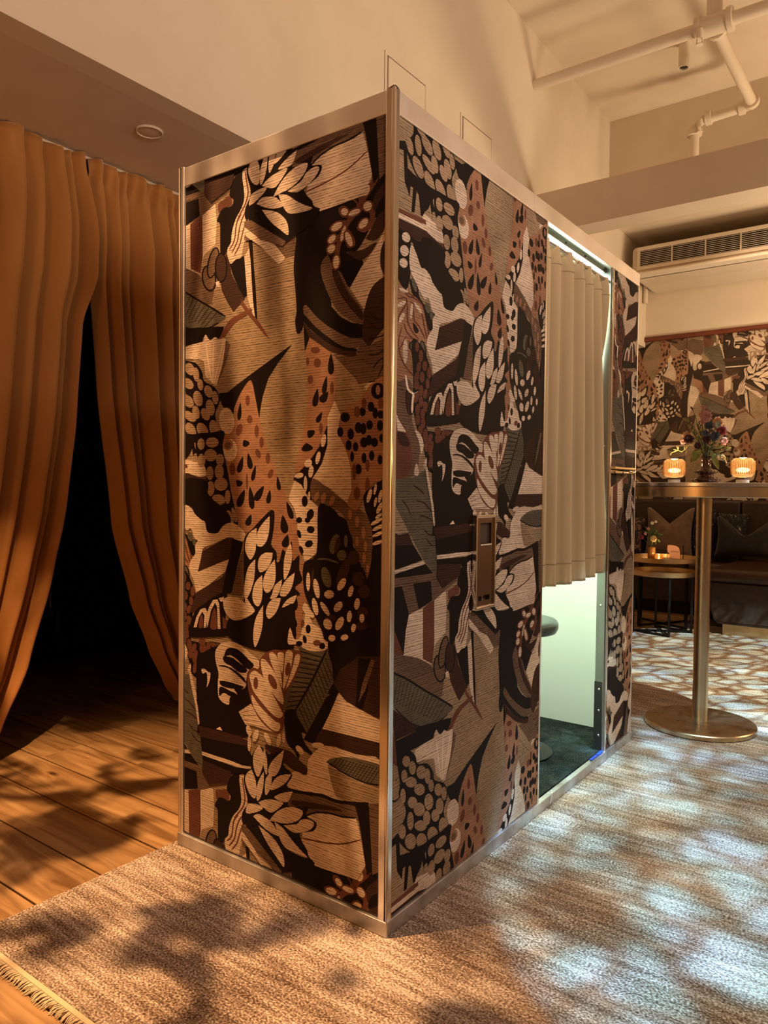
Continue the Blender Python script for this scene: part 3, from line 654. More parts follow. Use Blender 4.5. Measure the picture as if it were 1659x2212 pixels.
C L4 f 602,1105 650,1085 720,1090 772,1110 720,1160 680,1176 630,1140
C L4 f 520,1120 570,1115 626,1140 590,1170 508,1182
C L4 f 690,1230 730,1170 800,1140 870,1145 912,1175 880,1230 800,1255
C L4 f 788,1270 870,1260 900,1230 960,1228 992,1260 960,1302 880,1322 830,1310
C L4 f 568,1210 600,1190 680,1240 722,1300 748,1344 700,1330 640,1290
C L4 f 608,1288 680,1340 730,1400 770,1480 776,1566 720,1490 660,1400
C L4 f 718,1258 770,1290 830,1370 890,1440 944,1500 860,1470 780,1420 740,1340
"""
def catmull(pts, sub=3):
    n = len(pts); out = []
    for i in range(n):
        p0, p1, p2, p3 = pts[i-1], pts[i], pts[(i+1) % n], pts[(i+2) % n]
        for k in range(sub):
            t = k/sub
            out.append(tuple(.5*(2*p1[c]+(p2[c]-p0[c])*t+(2*p0[c]-5*p1[c]+4*p2[c]-p3[c])*t*t+(3*p1[c]-p0[c]-3*p2[c]+p3[c])*t**3) for c in (0, 1)))
    return out
def copen(pts, sub=3):
    if len(pts) < 3: return pts
    P = [pts[0]]+list(pts)+[pts[-1]]; out = []
    for i in range(1, len(P)-2):
        p0, p1, p2, p3 = P[i-1:i+3]
        for k in range(sub):
            t = k/sub
            out.append(tuple(.5*(2*p1[c]+(p2[c]-p0[c])*t+(2*p0[c]-5*p1[c]+4*p2[c]-p3[c])*t*t+(3*p1[c]-p0[c]-3*p2[c]+p3[c])*t**3) for c in (0, 1)))
    return out+[pts[-1]]
def stroke(pts, w):
    pts = copen(pts); L = []; Rr = []; n = len(pts)
    for i, p in enumerate(pts):
        a, b = pts[max(0, i-1)], pts[min(n-1, i+1)]; dx, dy = b[0]-a[0], b[1]-a[1]; l = math.hypot(dx, dy) or 1
        k = w*.5*(.45 if i in (0, n-1) else 1)
        L.append((p[0]-dy/l*k, p[1]+dx/l*k)); Rr.append((p[0]+dy/l*k, p[1]-dx/l*k))
    return L+Rr[::-1]
POLYS = []                                    # (tone, [(u, v), ...]) in painting order
def add_poly(t, fr, pts): POLYS.append((t, [to_paper(fr, x, y) if fr != 'U' else (x, y) for x, y in pts]))
for line in MOTIFS.strip().splitlines():
    line = line.split('#')[0].strip()
    if not line: continue
    tok = line.split(); t, fr, mode = tok[0], tok[1], tok[2]; args = [tuple(float(q) for q in a.split(',')) for a in tok[3:]]
    if mode == 'p': add_poly(t, fr, args)
    elif mode == 'c': add_poly(t, fr, catmull(args))
    elif mode == 'f':                         # leaf: first point is the sharp tip, a little swollen
        cx = sum(a[0] for a in args)/len(args); cy = sum(a[1] for a in args)/len(args)
        ps = catmull(args); ps[0] = (ps[0][0]*2.0-(ps[1][0]+ps[-1][0])*.5, ps[0][1]*2.0-(ps[1][1]+ps[-1][1])*.5)
        add_poly(t, fr, [(cx+(x-cx)*1.02, cy+(y-cy)*1.02) for x, y in ps])
    elif mode[0] == 'l': add_poly(t, fr, stroke(args, float(mode[1:])))
    elif mode[0] == 'e':                      # ellipses cx,cy,rx,ry[,rot]; e2 = teardrop; eK.. = with outline tone
        for a in args:
            cx, cy, rx, ry = a[:4]; rx, ry = (rx*1.10, ry*1.10) if t == 'B' else (rx, ry); ro = math.radians(a[4]) if len(a) > 4 else 0
            for (tt, g) in ([(mode[1], 1.0)] if len(mode) > 1 and mode[1].isalpha() else [])+[(t, 0.0)]:
                ex = 11*g; n = 14; ps = []
                for k in range(n):
                    th = 2*PI*k/n; x, y = (rx+ex)*math.cos(th), (ry+ex)*math.sin(th)
                    if mode.endswith('2'): x *= (1+y/(ry+ex)*.55)*.9
                    ps.append((cx+x*math.cos(ro)-y*math.sin(ro), cy+x*math.sin(ro)+y*math.cos(ro)))
                add_poly(tt, fr, ps)
    elif mode == 'ribs':                      # ribs a0 a1 b0 b1 n,w : strokes between two edges
        (a0, a1, b0, b1, (n, w)) = args[0], args[1], args[2], args[3], args[4]; n = int(n)
        for k in range(n):
            q = (k+.5)/n; p = (a0[0]+(a1[0]-a0[0])*q, a0[1]+(a1[1]-a0[1])*q); r = (b0[0]+(b1[0]-b0[0])*q, b0[1]+(b1[1]-b0[1])*q)
            add_poly(t, fr, stroke([p, r], w))
def clip_rect(pts, u0, u1, v0, v1):
    for ax, lim, sg in ((0, u0, 1), (0, u1, -1), (1, v0, 1), (1, v1, -1)):
        out = []; n = len(pts)
        for i in range(n):
            a, b = pts[i-1], pts[i]; da, db = (a[ax]-lim)*sg, (b[ax]-lim)*sg
            if (da >= 0) != (db >= 0):
                t = da/(da-db); out.append((a[0]+(b[0]-a[0])*t, a[1]+(b[1]-a[1])*t))
            if db >= 0: out.append(b)
        pts = out
        if len(pts) < 3: return []
    return pts
def wallpaper(name, parent, org, eu, ev, w, h, off, mats=PMATS, lift=0.00001):
    """Print a w x h sheet; off = paper coordinates of its lower left corner. Motifs lie one over another like ink layers."""
    u0, v0 = off; u1, v1 = u0+w, v0+h
    tiles = []
    i0, i1 = math.floor((u0-1.3)/PW), math.ceil((u1+1.3)/PW)
    for i in range(i0, i1+1):
        b = (i % 2)*PP/2
        j0, j1 = math.floor((v0-b-2.2)/PP), math.ceil((v1-b+2.2)/PP)
        for j in range(j0, j1+1): tiles.append((i*PW, b+j*PP))
    V = []; F = []; MI = []; UV = []; eu = Vector(eu); ev = Vector(ev); en = eu.cross(ev).normalized(); org = Vector(org)
    def put(tone, pts, lay):
        n = len(V)
        for (u, v) in pts: V.append(org+eu*(u-u0)+ev*(v-v0)+en*(lay*lift)); UV.append((u, v))
        F.append(tuple(range(n, n+len(pts)))); MI.append(TKEYS.index(tone))
    put('T', [(u0, v0), (u1, v0), (u1, v1), (u0, v1)], 0)
    for k, (tone, pts) in enumerate(POLYS):
        us = [p[0] for p in pts]; vs = [p[1] for p in pts]; a0, a1, b0, b1 = min(us), max(us), min(vs), max(vs)
        for (du, dv) in tiles:
            if a1+du < u0 or a0+du > u1 or b1+dv < v0 or b0+dv > v1: continue
            q = clip_rect([(p[0]+du, p[1]+dv) for p in pts], u0, u1, v0, v1)
            if len(q) >= 3: put(tone, q, 1+k*.25)
    me = bpy.data.meshes.new(name); me.from_pydata(V, [], F)
    for m in mats: me.materials.append(m)
    me.polygons.foreach_set('material_index', MI)
    lay = me.uv_layers.new(name='paper'); lay.data.foreach_set('uv', [c for p in me.polygons for vi in p.vertices for c in UV[vi]])
    me.update()
    # flip faces that look into the wall
    bm = bmesh.new(); bm.from_mesh(me); bm.normal_update()
    fl = [f for f in bm.faces if f.normal.dot(en) < 0]
    if fl: bmesh.ops.reverse_faces(bm, faces=fl)
    bmesh.ops.triangulate(bm, faces=[f for f in bm.faces if len(f.verts) > 4]); bm.to_mesh(me); bm.free()
    o = bpy.data.objects.new(name, me); COL.objects.link(o)
    if parent: o.parent = parent; o.matrix_parent_inverse = parent_inv(parent)
    return o
# ------------------------------------------------------------------ room shell
def plane_box(name, m, b, label=None): return struct(MB().box(*b).build(name, m), label)
ZC, ZS, XW = 4.25, 2.5, -1.27
floor = plane_box('floor', mat('subfloor', (.03, .018, .010), .8), (-4.2, 4.6, -4.6, 6.1, -.10, -.020), 'wooden plank floor under the rug')
# oak planks left of the rug, along x, each its own board
rowy = [-.620, -.435, -.250, -.065, .120, .305, .490, .675, .860]
rowy = [-1.36+.1865*k for k in range(0, 42)]
pl_cache = {}
for k in range(len(rowy)-1):
    y0, y1 = rowy[k]+.003, rowy[k+1]-.003
    if y0 > 6.0: break
    cuts = [-3.9, -.60]; r = random.Random(k*7+3)
    joint = -1.62+.55*((k*5) % 4)/3.0*1.0 if k % 2 else -1.30-.5*((k*3) % 5)/4
    if k == 5: joint = -1.405
    cuts = [-3.9, joint-1.5 if joint-1.5 > -3.8 else joint-1.2, joint, -.60 if joint < -.75 else -.55]
    if y0 < -.60: cuts = cuts[:3]+[joint+1.9, 3.9]
    for a, b in zip(cuts[:-1], cuts[1:]):
        L = b-a-.002; key = round(L, 3)
        if key not in pl_cache:
            o = MB().box(-L/2, L/2, -.0902, .0902, -.006, .006).build('plank', oak, bevel=.0015, seg=1); pl_cache[key] = o.data
        else: o = bpy.data.objects.new('plank', pl_cache[key]); COL.objects.link(o); md = o.modifiers.new('bevel', 'BEVEL'); md.width = .0015; md.segments = 1
        o.parent = floor; o.location = ((a+b)/2, (y0+y1)/2, -.0140+r.uniform(-.0004, .0004))
ceil = plane_box('ceiling', plaster, (XW, 4.6, -4.6, 6.1, ZC, ZC+.1), 'high cream plaster ceiling')
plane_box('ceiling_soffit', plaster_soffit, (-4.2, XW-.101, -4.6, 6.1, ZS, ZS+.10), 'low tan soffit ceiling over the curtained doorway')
plane_box('wall_bulkhead', plaster, (XW-.10, XW, -4.6, 6.1, ZS, ZC), 'pale plaster bulkhead above the low soffit')
wb = plane_box('wall_back', plaster, (-2.05, 4.6, 6.0, 6.1, -.02, ZC), 'cream back wall with printed wallpaper below a wooden trim')
plane_box('wall_right', plaster, (4.6, 4.7, -4.6, 6.1, -.02, ZC), 'cream side wall of the lounge')
plane_box('wall_front', plaster, (-4.2, 4.7, -4.7, -4.6, -.02, ZC), 'cream wall opposite the sofa')
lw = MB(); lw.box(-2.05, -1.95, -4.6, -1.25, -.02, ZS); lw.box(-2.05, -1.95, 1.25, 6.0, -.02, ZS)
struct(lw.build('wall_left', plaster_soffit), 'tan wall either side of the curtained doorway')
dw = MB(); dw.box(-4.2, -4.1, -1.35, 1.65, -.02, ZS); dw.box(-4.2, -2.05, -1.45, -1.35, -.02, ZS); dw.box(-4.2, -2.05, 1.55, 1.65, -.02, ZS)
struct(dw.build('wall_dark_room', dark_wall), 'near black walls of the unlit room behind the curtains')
plane_box('wall_coffer', plaster, (XW+.001, 4.6, 4.92, 6.0, 3.42, ZC-.001), 'plaster downstand above the sofa corner')
plane_box('ceiling_beam', plaster_soffit, (XW+.001, 4.6, 3.30, 3.50, 2.82, 3.09), 'boxed plaster beam crossing below the ceiling')
tr = struct(MB().box(-2.05, 4.6, 5.965, 5.9995, 2.548, 2.592).build('trim_1', trim_wood, bevel=.006), 'dark red wooden picture rail above the wallpaper')
wp = wallpaper('wallpaper', wb, (-1.94, 5.998, .60), (1, 0, 0), (0, 0, 1), 4.2, 1.95, (-1.94+.629, .60-.28), PMATS_WALL)

# ------------------------------------------------------------------ rug
rug = thing('rug', 'large brown and beige streaked rug with a fringed edge around the booth', 'rug', (-.79, -.585, -.008))
rm = MB(); rm.box(-.79, 3.9, -.585, 4.98, -.0078, -.0004); rm.build('pile', rug_mat, rug, bevel=.003)
fr = MB(); rr = random.Random(5)
fr.box(-.79, 3.9, -.597, -.5855, -.0075, -.001)
for k in range(900):
    x = -.79+k*.0042; dx = rr.uniform(-.010, .010); L = rr.uniform(.016, .030)
    fr.tube([(x, -.595, -.004), (x+dx*.5, -.598-L*.5, -.0035+rr.uniform(0, .003)), (x+dx, -.598-L, -.0060)], [.0022, .0018, .0009], 4)
fo = fr.build('fringe', mat('rug_fringe', (.55, .42, .26), .9), rug); fo['kind'] = 'stuff'

# ------------------------------------------------------------------ photo booth
BX, BY, BZ = -.763, 1.793, 2.0
booth = thing('photo_booth', 'tall photo booth clad in botanical collage wallpaper with steel edges', 'photo booth', (-.38, .9, 0))
pan = MB().box(-.746, -.014, .0004, .018, .03, 1.955).build('end_panel', mat('panel_board', (.05, .03, .02), .7), booth)
wallpaper('wallpaper', pan, (-.746, 0, .042), (1, 0, 0), (0, 0, 1), .732, 1.906, (.017, .042))
board = MATS['panel_board']
pan2 = MB().box(-.018, -.0004, .014, .850, .03, 1.955).build('side_panel', board, booth)
wallpaper('wallpaper', pan2, (0, .014, .038), (0, 1, 0), (0, 0, 1), .836, 1.910, (.014-R_DU, .038-R_DV))
pan3 = MB().box(-.018, -.0004, 1.480, 1.788, 1.158, 1.955).build('side_panel', board, booth)
wallpaper('wallpaper', pan3, (0, 1.484, 1.158), (0, 1, 0), (0, 0, 1), .302, .79, (1.484-1.565, 1.158-.949))
_q = PY(461, 577, 0.0); _o = (1.624-(_q.x+.763), .952-_q.z)
pan4 = MB().box(-.018, -.0004, 1.470, 1.788, .03, 1.148).build('side_panel', board, booth)
wallpaper('wallpaper', pan4, (0, 1.472, .038), (0, 1, 0), (0, 0, 1), .314, 1.110, (1.472-_o[0], .038-_o[1]))
MB().box(BX+.004, -.014, BY-.018, BY-.001, .03, 1.96).build('end_panel', board, booth)
MB().box(BX, BX+.016, .002, BY-.002, .03, 1.96).build('back_panel', board, booth)
MB().box(BX+.003, -.003, .003, BY-.003, 1.985, 1.997).build('roof_panel', steel_worn, booth)
# header rails
MB().box(-.749, -.012, -.005, .016, 1.946, 2.0).build('header_rail', steel, booth, bevel=.0015)
MB().box(-.016, .005, .012, .7505, 1.946, 2.0).build('header_rail', steel, booth, bevel=.0015)
hr2 = MB().box(-.016, .005, .7535, BY, 1.946, 2.0).build('header_rail', steel, booth, bevel=.0015)
MB().box(BX, -.012, BY-.016, BY+.002, 1.946, 2.0).build('header_rail', steel, booth, bevel=.0015)
MB().box(BX-.003, BX+.016, 0, BY, 1.946, 2.0).build('header_rail', steel, booth, bevel=.0015)
# corner posts (angles)
cp = MB(); cp.box(-.0195, .0065, -.0065, .0035, .030, 2.004); cp.box(-.0035, .0065, -.0065, .0165, .030, 2.004)
cp.build('corner_post', chrome, booth, bevel=.003)
cp = MB(); cp.box(BX-.004, BX+.014, -.0065, .003, .035, 2.004); cp.box(BX-.004, BX+.004, -.0065, .014, .035, 2.004)
cp.build('corner_post', steel, booth, bevel=.002)
MB().box(-.012, .003, BY-.006, BY+.003, .035, 1.962).build('corner_post', steel, booth, bevel=.0015)
MB().box(BX-.004, BX+.012, BY-.012, BY+.003, .035, 1.962).build('corner_post', steel, booth, bevel=.0015)
# kick rails
MB().box(BX-.006, .008, -.009, .012, 0, .036).build('kick_rail', steel_worn, booth, bevel=.002)
MB().box(-.012, .009, -.008, .66, 0, .037).build('kick_rail', steel_worn, booth, bevel=.002)
MB().box(-.012, .009, .661, BY+.004, 0, .035).build('kick_rail', steel_worn, booth, bevel=.002)
MB().box(BX-.006, .006, BY-.014, BY+.004, 0, .036).build('kick_rail', steel_worn, booth, bevel=.002)
MB().box(BX-.006, BX+.01, 0, BY, 0, .036).build('kick_rail', steel_worn, booth, bevel=.002)
# doorway jambs
MB().box(-.030, .004, .846, .856, .034, 1.948).build('door_jamb', chrome, booth, bevel=.0012)
jb = MB().box(-.036, -.001, 1.460, 1.472, .034, 1.948).build('door_jamb', mat('jamb_steel', (.34, .36, .33), .35, 1.0), booth, bevel=.0012)
MB().box(-.004, .005, 1.470, 1.486, .034, 1.948).build('jamb_trim', chrome, booth, bevel=.002)
MB().box(-.038, -.006, 1.4585, 1.4605, .042, .315).build('kick_plate', mat('dark_plate', (.10, .10, .10), .4, 1.0), jb, bevel=.0008)
for z in (.10, .20, .285, .62, 1.25, 1.89): MB().blob((-.018, 1.4585, z), (.005, .0025, .005), 10, 6).build('rivet', chrome, jb, smooth=True)
# rail bracket between the two small panels
br = MB().box(0, .006, 1.472, 1.79, 1.1485, 1.158).build('joint_rail', chrome, booth, bevel=.001)
MB().box(.001, .022, 1.484, 1.735, 1.162, 1.172).build('hinge_bar', brass_bright, booth, bevel=.003)
hb = MB().box(.001, .020, 1.478, 1.655, 1.145, 1.1535).build('hinge_bar', brass_bright, booth, bevel=.003)
for y in (1.482, 1.58): MB().blob((.021, y, 1.149), (.002, .004, .004), 8, 5).build('screw', black_metal, hb)
# interior
inn = MB(); inn.box(BX+.02, -.040, 1.735, 1.745, .034, 1.955); inn.build('inner_wall', white_lam, booth)
MB().box(BX+.02, BX+.03, .62, 1.745, .034, 1.955).build('inner_wall', white_lam, booth)
MB().box(BX+.02, -.030, .61, .62, .034, 1.955).build('inner_wall', white_lam, booth)
MB().box(-.036, -.030, .62, .846, .034, 1.955).build('inner_wall', white_lam, booth)
MB().box(-.0395, -.030, 1.474, 1.745, .034, 1.955).build('inner_wall', white_lam, booth)
MB().box(BX+.03, -.03, .62, 1.735, 1.956, 1.966).build('inner_ceiling', white_lam, booth)
MB().box(BX+.02, -.014, .615, 1.74, .008, .038).build('inner_floor', booth_carpet, booth)
ll = MB().box(-.058, -.022, .858, 1.458, 1.929, 1.948).build('light_channel', mat('green_steel', (.22, .25, .20), .3, 1.0), booth)
for y in (.88, 1.06, 1.24, 1.44): MB().blob((-.0215, y, 1.938), (.003, .006, .004), 8, 5).build('bolt', black_metal, ll)
MB().box(-.055, -.030, .860, 1.456, 1.905, 1.9285).build('led_tube', led, booth, bevel=.006)
MB().box(-.60, -.20, .70, 1.60, 1.948, 1.955).build('ceiling_light_panel', mat('light_panel_glow', (1, 1, 1), emit=(.84, 1.0, .86), estr=22.0), booth)
MB().obox((-.003, 1.435, .0385), (.012, .05, .0025), 0).build('tape_strip', blue_tape, booth)
MB().obox((-.003, 1.37, .0385), (.010, .06, .0025), 0).build('tape_strip', blue_tape, booth)
tie = MB(); tie.tube([(-.002, .93, .040), (.010, .945, .041), (.013, .95, .02), (.012, .955, .006)], .0012, 5); tie.tube([(.011, .935, .008), (.012, .945, .040), (.0, .97, .041)], .0012, 5)
tag(tie.build('cable_tie', white_plastic), 'loose white cable tie caught on the booth kick rail', 'cable tie')
# photo slot
sl = MB(); y0, y1, z0, z1 = .394, .502, .739, .996
wy0, wy1, wz0, wz1 = .422, .487, .918, .978; by0, by1, bz0, bz1 = .414, .480, .758, .772
for (a, b, c, d) in ((y0, y1, wz1, z1), (y0, wy0, wz0, wz1), (wy1, y1, wz0, wz1), (y0, y1, bz1, wz0), (y0, by0, bz0, bz1), (by1, y1, bz0, bz1), (y0, y1, z0, bz0)):
    sl.box(.0012, .010, a, b, c, d)
slot = sl.build('photo_slot', mat('dark_reflect_plate', (.30, .22, .17), .25, 1.0), booth)  # dark brown reflection is put into the plate's base colour
fm = MB(); fm.box(.0012, .016, y0-.003, y0+.003, z0, z1); fm.box(.0012, .016, y1-.002, y1+.003, z0, z1); fm.box(.0012, .016, y0-.003, y1+.003, z1-.003, z1+.005); fm.box(.0012, .016, y0-.003, y1+.003, z0-.005, z0+.003)
fm.build('slot_frame', chrome, slot, bevel=.001)
MB().box(-.01, .0025, wy0, wy1, wz0, wz1).build('chute', mat('chute_dark', (.05, .035, .025), .5), slot)
MB().box(.0012, .012, wy0, wy1, wz0-.004, wz0).build('chute_lip', chrome, slot, bevel=.001)
MB().box(-.01, .0025, by0, by1, bz0, bz1).build('coin_gap', black_gloss, slot)
MB().box(.002, .011, .434, .437, bz0, bz1).build('gap_divider', chrome, slot)

# booth curtain
def curtain_mesh(fn, nu, nv): return MB().grid(fn, nu, nv)
def bc(u, v):
    z = 1.900-v*(1.900-.752); 
    gather = max(0, 1-v/.06)
    y = .862+u*(1.438-.862) + .016*u*min(1, v*2.2)
    ph = u*(6.2-.9*v)*2*PI+.9*math.sin(u*9)+1.4*v*math.sin(u*5)
    amp = (.022-.006*v)*(1-.35*gather)
    p = math.sin(ph); x = -.006+amp*(abs(p)**.8)*(1 if p > 0 else -1)
    if v < .055: x += .0035*math.sin(u*95+v*60)*(v/.055)
    if v > .93: x += .0022*math.sin(u*150)*(v-.93)/.07
    if v > .60: x += .010*math.sin(u*2.6+.5)*(v-.6)
    z += (-.012*u*(1-u)*4*v) + .004*math.sin(u*22)*(1-v if v < .02 else 0)
    return (x-.014, y, z)
bcur = thing('booth_curtain', 'beige velour curtain gathered across the photo booth doorway', 'curtain', (-.01, 1.16, .75))
curtain_mesh(bc, 260, 90).build('cloth', booth_cloth, bcur, smooth=True, solid=.003)
mat('stitch', (.30, .21, .13), .9)
for vv in (.0555, .935): MB().tube([Vector(bc(i/160, vv))+Vector((.0022, 0, 0)) for i in range(161)], .0012, 4).build('hem_stitching', MATS['stitch'], bcur)
MB().tube([(-.014, .858, 1.896), (-.014, 1.458, 1.896)], .006, 10).build('curtain_rod', chrome, bcur, smooth=True)

# stool
st = thing('stool', 'round black swivel stool inside the booth', 'stool', (-.285, 1.25, .038))
MB().lathe([(0, .515), (.13, .515), (.158, .520), (.166, .535), (.166, .555), (.158, .566), (.14, .570), (.05, .569), (0, .569)], (-.285, 1.25, 0), 48).build('seat', stool_blk, st, smooth=True)
MB().lathe([(.095, .5705), (.098, .5715), (.101, .5705)], (-.285, 1.25, 0), 40).build('seat_welt', mat('welt', (.02, .03, .028), .4), st, smooth=True)
MB().lathe([(0, .04), (.045, .04), (.045, .05), (.028, .06), (.028, .515), (0, .515)], (-.285, 1.25, 0), 28).build('post', black_metal, st, smooth=True, auto=True)
MB().lathe([(0, .038), (.15, .038), (.152, .046), (.05, .056), (0, .056)], (-.285, 1.25, 0), 40).build('base_plate', black_metal, st, smooth=True, auto=True)

# ------------------------------------------------------------------ doorway curtains
def lerp_tab(tab, z):
    if z >= tab[0][0]: return tab[0][1]
    for (za, a), (zb, b) in zip(tab[:-1], tab[1:]):
        if z >= zb: t = (za-z)/(za-zb); t = t*t*(3-2*t)*.35+t*.65; return a+(b-a)*t
    return tab[-1][1]
LE = [(2.5, .405), (2.2, .440), (1.97, .424), (1.757, .352), (1.365, .324), (.975, .276), (.70, .225), (.358, .136), (.113, .022), (0, -.06)]
RE = [(2.5, .432), (2.2, .436), (1.97, .428), (1.517, .459), (.91, .538), (.55, .64), (.316, .736), (.12, .83), (.035, .89)]
def folds(s, bounds):
    """overlapping pleats: each swells towards one edge, then tucks back sharply"""
    for k in range(len(bounds)-1):
        (a, ha), (b, _) = bounds[k], bounds[k+1]
        if s <= b or k == len(bounds)-2:
            t = min(1, max(0, (s-a)/(b-a)))
            if t < .80: q = t/.80; return ha*(.18+.82*math.sin(q*PI/2)**1.25)
            q = (t-.80)/.20; return ha*(.18+.82*math.sqrt(max(0, 1-q*q)))
    return 0
Lp = [(0, .9), (.09, .7), (.17, 1), (.27, .8), (.35, 1), (.46, .7), (.54, 1), (.64, .8), (.71, 1.0), (.80, .75), (.86, 1.0), (.925, .6), (.955, .9), (1.0, 1)]
Rp = [(0, .8), (.075, .9), (.16, .55), (.23, 1.0), (.35, .9), (.47, .6), (.53, 1), (.66, .8), (.78, 1), (.9, .8), (1, 1)]
def lc(u, v):
    z = 2.490-v*(2.490-.02)
    e = lerp_tab(LE, z); s0 = -.95-.10*v
    eb = .42-.48*v**1.8; y = s0+(eb-s0)*u+(e-eb)*u**7
    g = min(1, v*7)
    x = folds(min(1, max(0, u+.012*math.sin(v*5+u*9)*g)), Lp)*(.045+.065*g)
    if v < .05: x += .009*math.sin(u*85+v*40)*math.sin(PI*v/.05)
    return (-1.955+x+.05*v*math.sin(u*3), y, z+.010*math.sin(u*26)*(1 if v < .001 else 0))
def rc(u, v):
    z = 2.488-v*(2.488-.028)
    e = lerp_tab(RE, z); s1 = 1.26
    y = e+(s1-e)*u
    g = min(1, v*7)
    x = folds(min(1, max(0, u+.012*math.sin(v*4+u*8)*g)), Rp)*(.042+.060*g)
    if v < .055: x += .010*math.sin(u*120+v*90)*math.sin(PI*v/.055)
    return (-1.955+x, y, z+.008*math.sin(u*30)*(1 if v < .001 else 0))
c1 = thing('doorway_curtain', 'amber velvet curtain drawn back to the left of the dark doorway', 'curtain', (-1.9, -.3, 0), 'velvet doorway curtains')
curtain_mesh(lc, 330, 90).build('cloth', velvet, c1, smooth=True, solid=.004)
c2 = thing('doorway_curtain', 'amber velvet curtain between the dark doorway and the booth', 'curtain', (-1.9, .9, 0), 'velvet doorway curtains')
curtain_mesh(rc, 260, 90).build('cloth', velvet, c2, smooth=True, solid=.004)
tkr = thing('curtain_track', 'slim tan curtain track under the soffit', 'curtain track', (-1.92, 0, 2.49))
MB().box(-1.975, -1.950, -1.1, 1.25, 2.488, 2.4995).build('rail', plaster_soffit, tkr)
# dark cabinet beyond the doorway
cb = thing('cabinet', 'black lacquered cabinet standing in the dark room behind the curtains', 'cabinet', (-3.3, .9, -.008))
MB().box(-3.7, -3.12, -.2, 1.52, .10, 1.75).build('body', black_gloss, cb, bevel=.004)
for k in range(3):
    ya = -.19+k*.57
    d_ = MB().box(-3.119, -3.10, ya, ya+.56, .11, 1.74).build('door', black_gloss, cb, bevel=.003)
    MB().tube([(-3.085, ya+.52, .30), (-3.085, ya+.52, .48)], .006, 8).build('handle', brass_bright, d_, smooth=True)
lg = MB()
for x in (-3.66, -3.16):
    for y in (-.16, 1.48): MB().box(x-.02, x+.02, y-.02, y+.02, -.008, .10).build('leg', black_metal, cb)

# ------------------------------------------------------------------ ceiling fittings
sp = thing('ceiling_speaker', 'flush round cover on the low soffit by the curtains', 'ceiling speaker', (-1.53, .44, 2.5))
MB().lathe([(0, 2.494), (.040, 2.494), (.046, 2.4955)], (-1.535, .447, 0), 40).build('cover', plaster_soffit, sp, smooth=True)
MB().lathe([(.047, 2.4995), (.047, 2.493), (.050, 2.491), (.053, 2.493), (.053, 2.4995)], (-1.535, .447, 0), 40).build('rim', plaster_soffit, sp, smooth=True)
for k, (lab, a, b) in enumerate((('outlined square access panel in the bulkhead above the booth corner', 1.665, 2.04), ('outlined access panel in the bulkhead nearer the plaster beam', 2.42, 2.80))):
    ap = thing('access_panel', lab, 'access panel', (XW, (a+b)/2, 3.1), 'bulkhead access panels')
    MB().box(XW+.0002, XW+.0035, a+.035, b, 2.93, 3.29).build('hatch', plaster, ap, bevel=.001)
    rim = MB(); 
    for (p, q, r, s) in ((a, a+.004, 2.90, 3.31), (b+.002, b+.006, 2.90, 3.292), (a+.026, a+.031, 2.90, 3.292), (a+.026, b+.006, 3.292, 3.297)): rim.box(XW+.0001, XW+.0012, p, q, r, s)
    rim.build('shadow_gap', mat('gap_line', (.16, .11, .07), .9) if k == 0 else MATS['gap_line'], ap)
def flange(mb, c, ax, r, w):
    c = Vector(c); a = Vector(ax)*w/2; mb.tube([c-a, c+a], r, 14)
_pe = PX(1155, 185, XW); PYY, PZZ = _pe.y, _pe.z
bx = PY(1543, 55, PYY).x; _t = PX(1622, 250, bx); ye = _t.y
sk = thing('sprinkler_pipe', 'white painted sprinkler pipework under the high ceiling', 'pipe', (0, PYY, PZZ))
m = MB(); m.tube([(XW+.001, PYY, PZZ), (3.5, PYY, PZZ)], .038, 16); m.build('main_pipe', pipe_paint, sk, smooth=True, auto=True)
ye2 = min(ye, 4.80); zz = _t.z if ye <= 4.8 else PZZ
m = MB(); m.tube([(bx, PYY, PZZ), (bx+.01, ye2, PZZ)], .036, 16); m.build('branch_pipe', pipe_paint, sk, smooth=True, auto=True)
_e1 = PY(1500, 303, ye2)
m = MB(); m.tube([(bx+.01, ye2, PZZ), (_e1.x+.05, ye2, PZZ-.02), (_e1.x, ye2, PZZ-.06), (_e1.x, ye2, PZZ-.5)], .034, 16); m.build('drop_pipe', pipe_paint, sk, smooth=True, auto=True)
m = MB(); flange(m, (bx, PYY, PZZ), (1, 0, 0), .060, .16); flange(m, (bx-.09, PYY, PZZ), (1, 0, 0), .070, .03); flange(m, (bx+.09, PYY, PZZ), (1, 0, 0), .070, .03); flange(m, (bx, PYY+.07, PZZ), (0, 1, 0), .058, .03); flange(m, (bx, PYY, PZZ+.10), (0, 0, 1), .045, .18)
m.build('tee_joint', pipe_paint, sk, smooth=True, auto=True)
for (c_, x_) in (((bx+.01, ye2-.05, PZZ), (0, 1, 0)), ((bx-.06, ye2, PZZ), (1, 0, 0)), ((_e1.x+.10, ye2, PZZ-.01), (1, 0, 0)), ((_e1.x, ye2, PZZ-.10), (0, 0, 1))):
    m = MB(); flange(m, c_, x_, .054, .04); m.build('elbow_collar', pipe_paint, sk, smooth=True, auto=True)
for (x, y, nm) in ((bx-.07, PYY-.055, 'sprinkler_head'), (_e1.x+.05, ye2-.05, 'sprinkler_head')):
    m = MB(); m.tube([(x, y, PZZ-.03), (x, y, PZZ-.085)], .017, 10); m.tube([(x-.014, y, PZZ-.085), (x-.016, y, PZZ-.12)], .004, 6); m.tube([(x+.014, y, PZZ-.085), (x+.016, y, PZZ-.12)], .004, 6); m.lathe([(0, -.122), (.022, -.122), (.022, -.126), (0, -.127)], (x, y, PZZ), 14)
    m.build(nm, pipe_paint, sk)
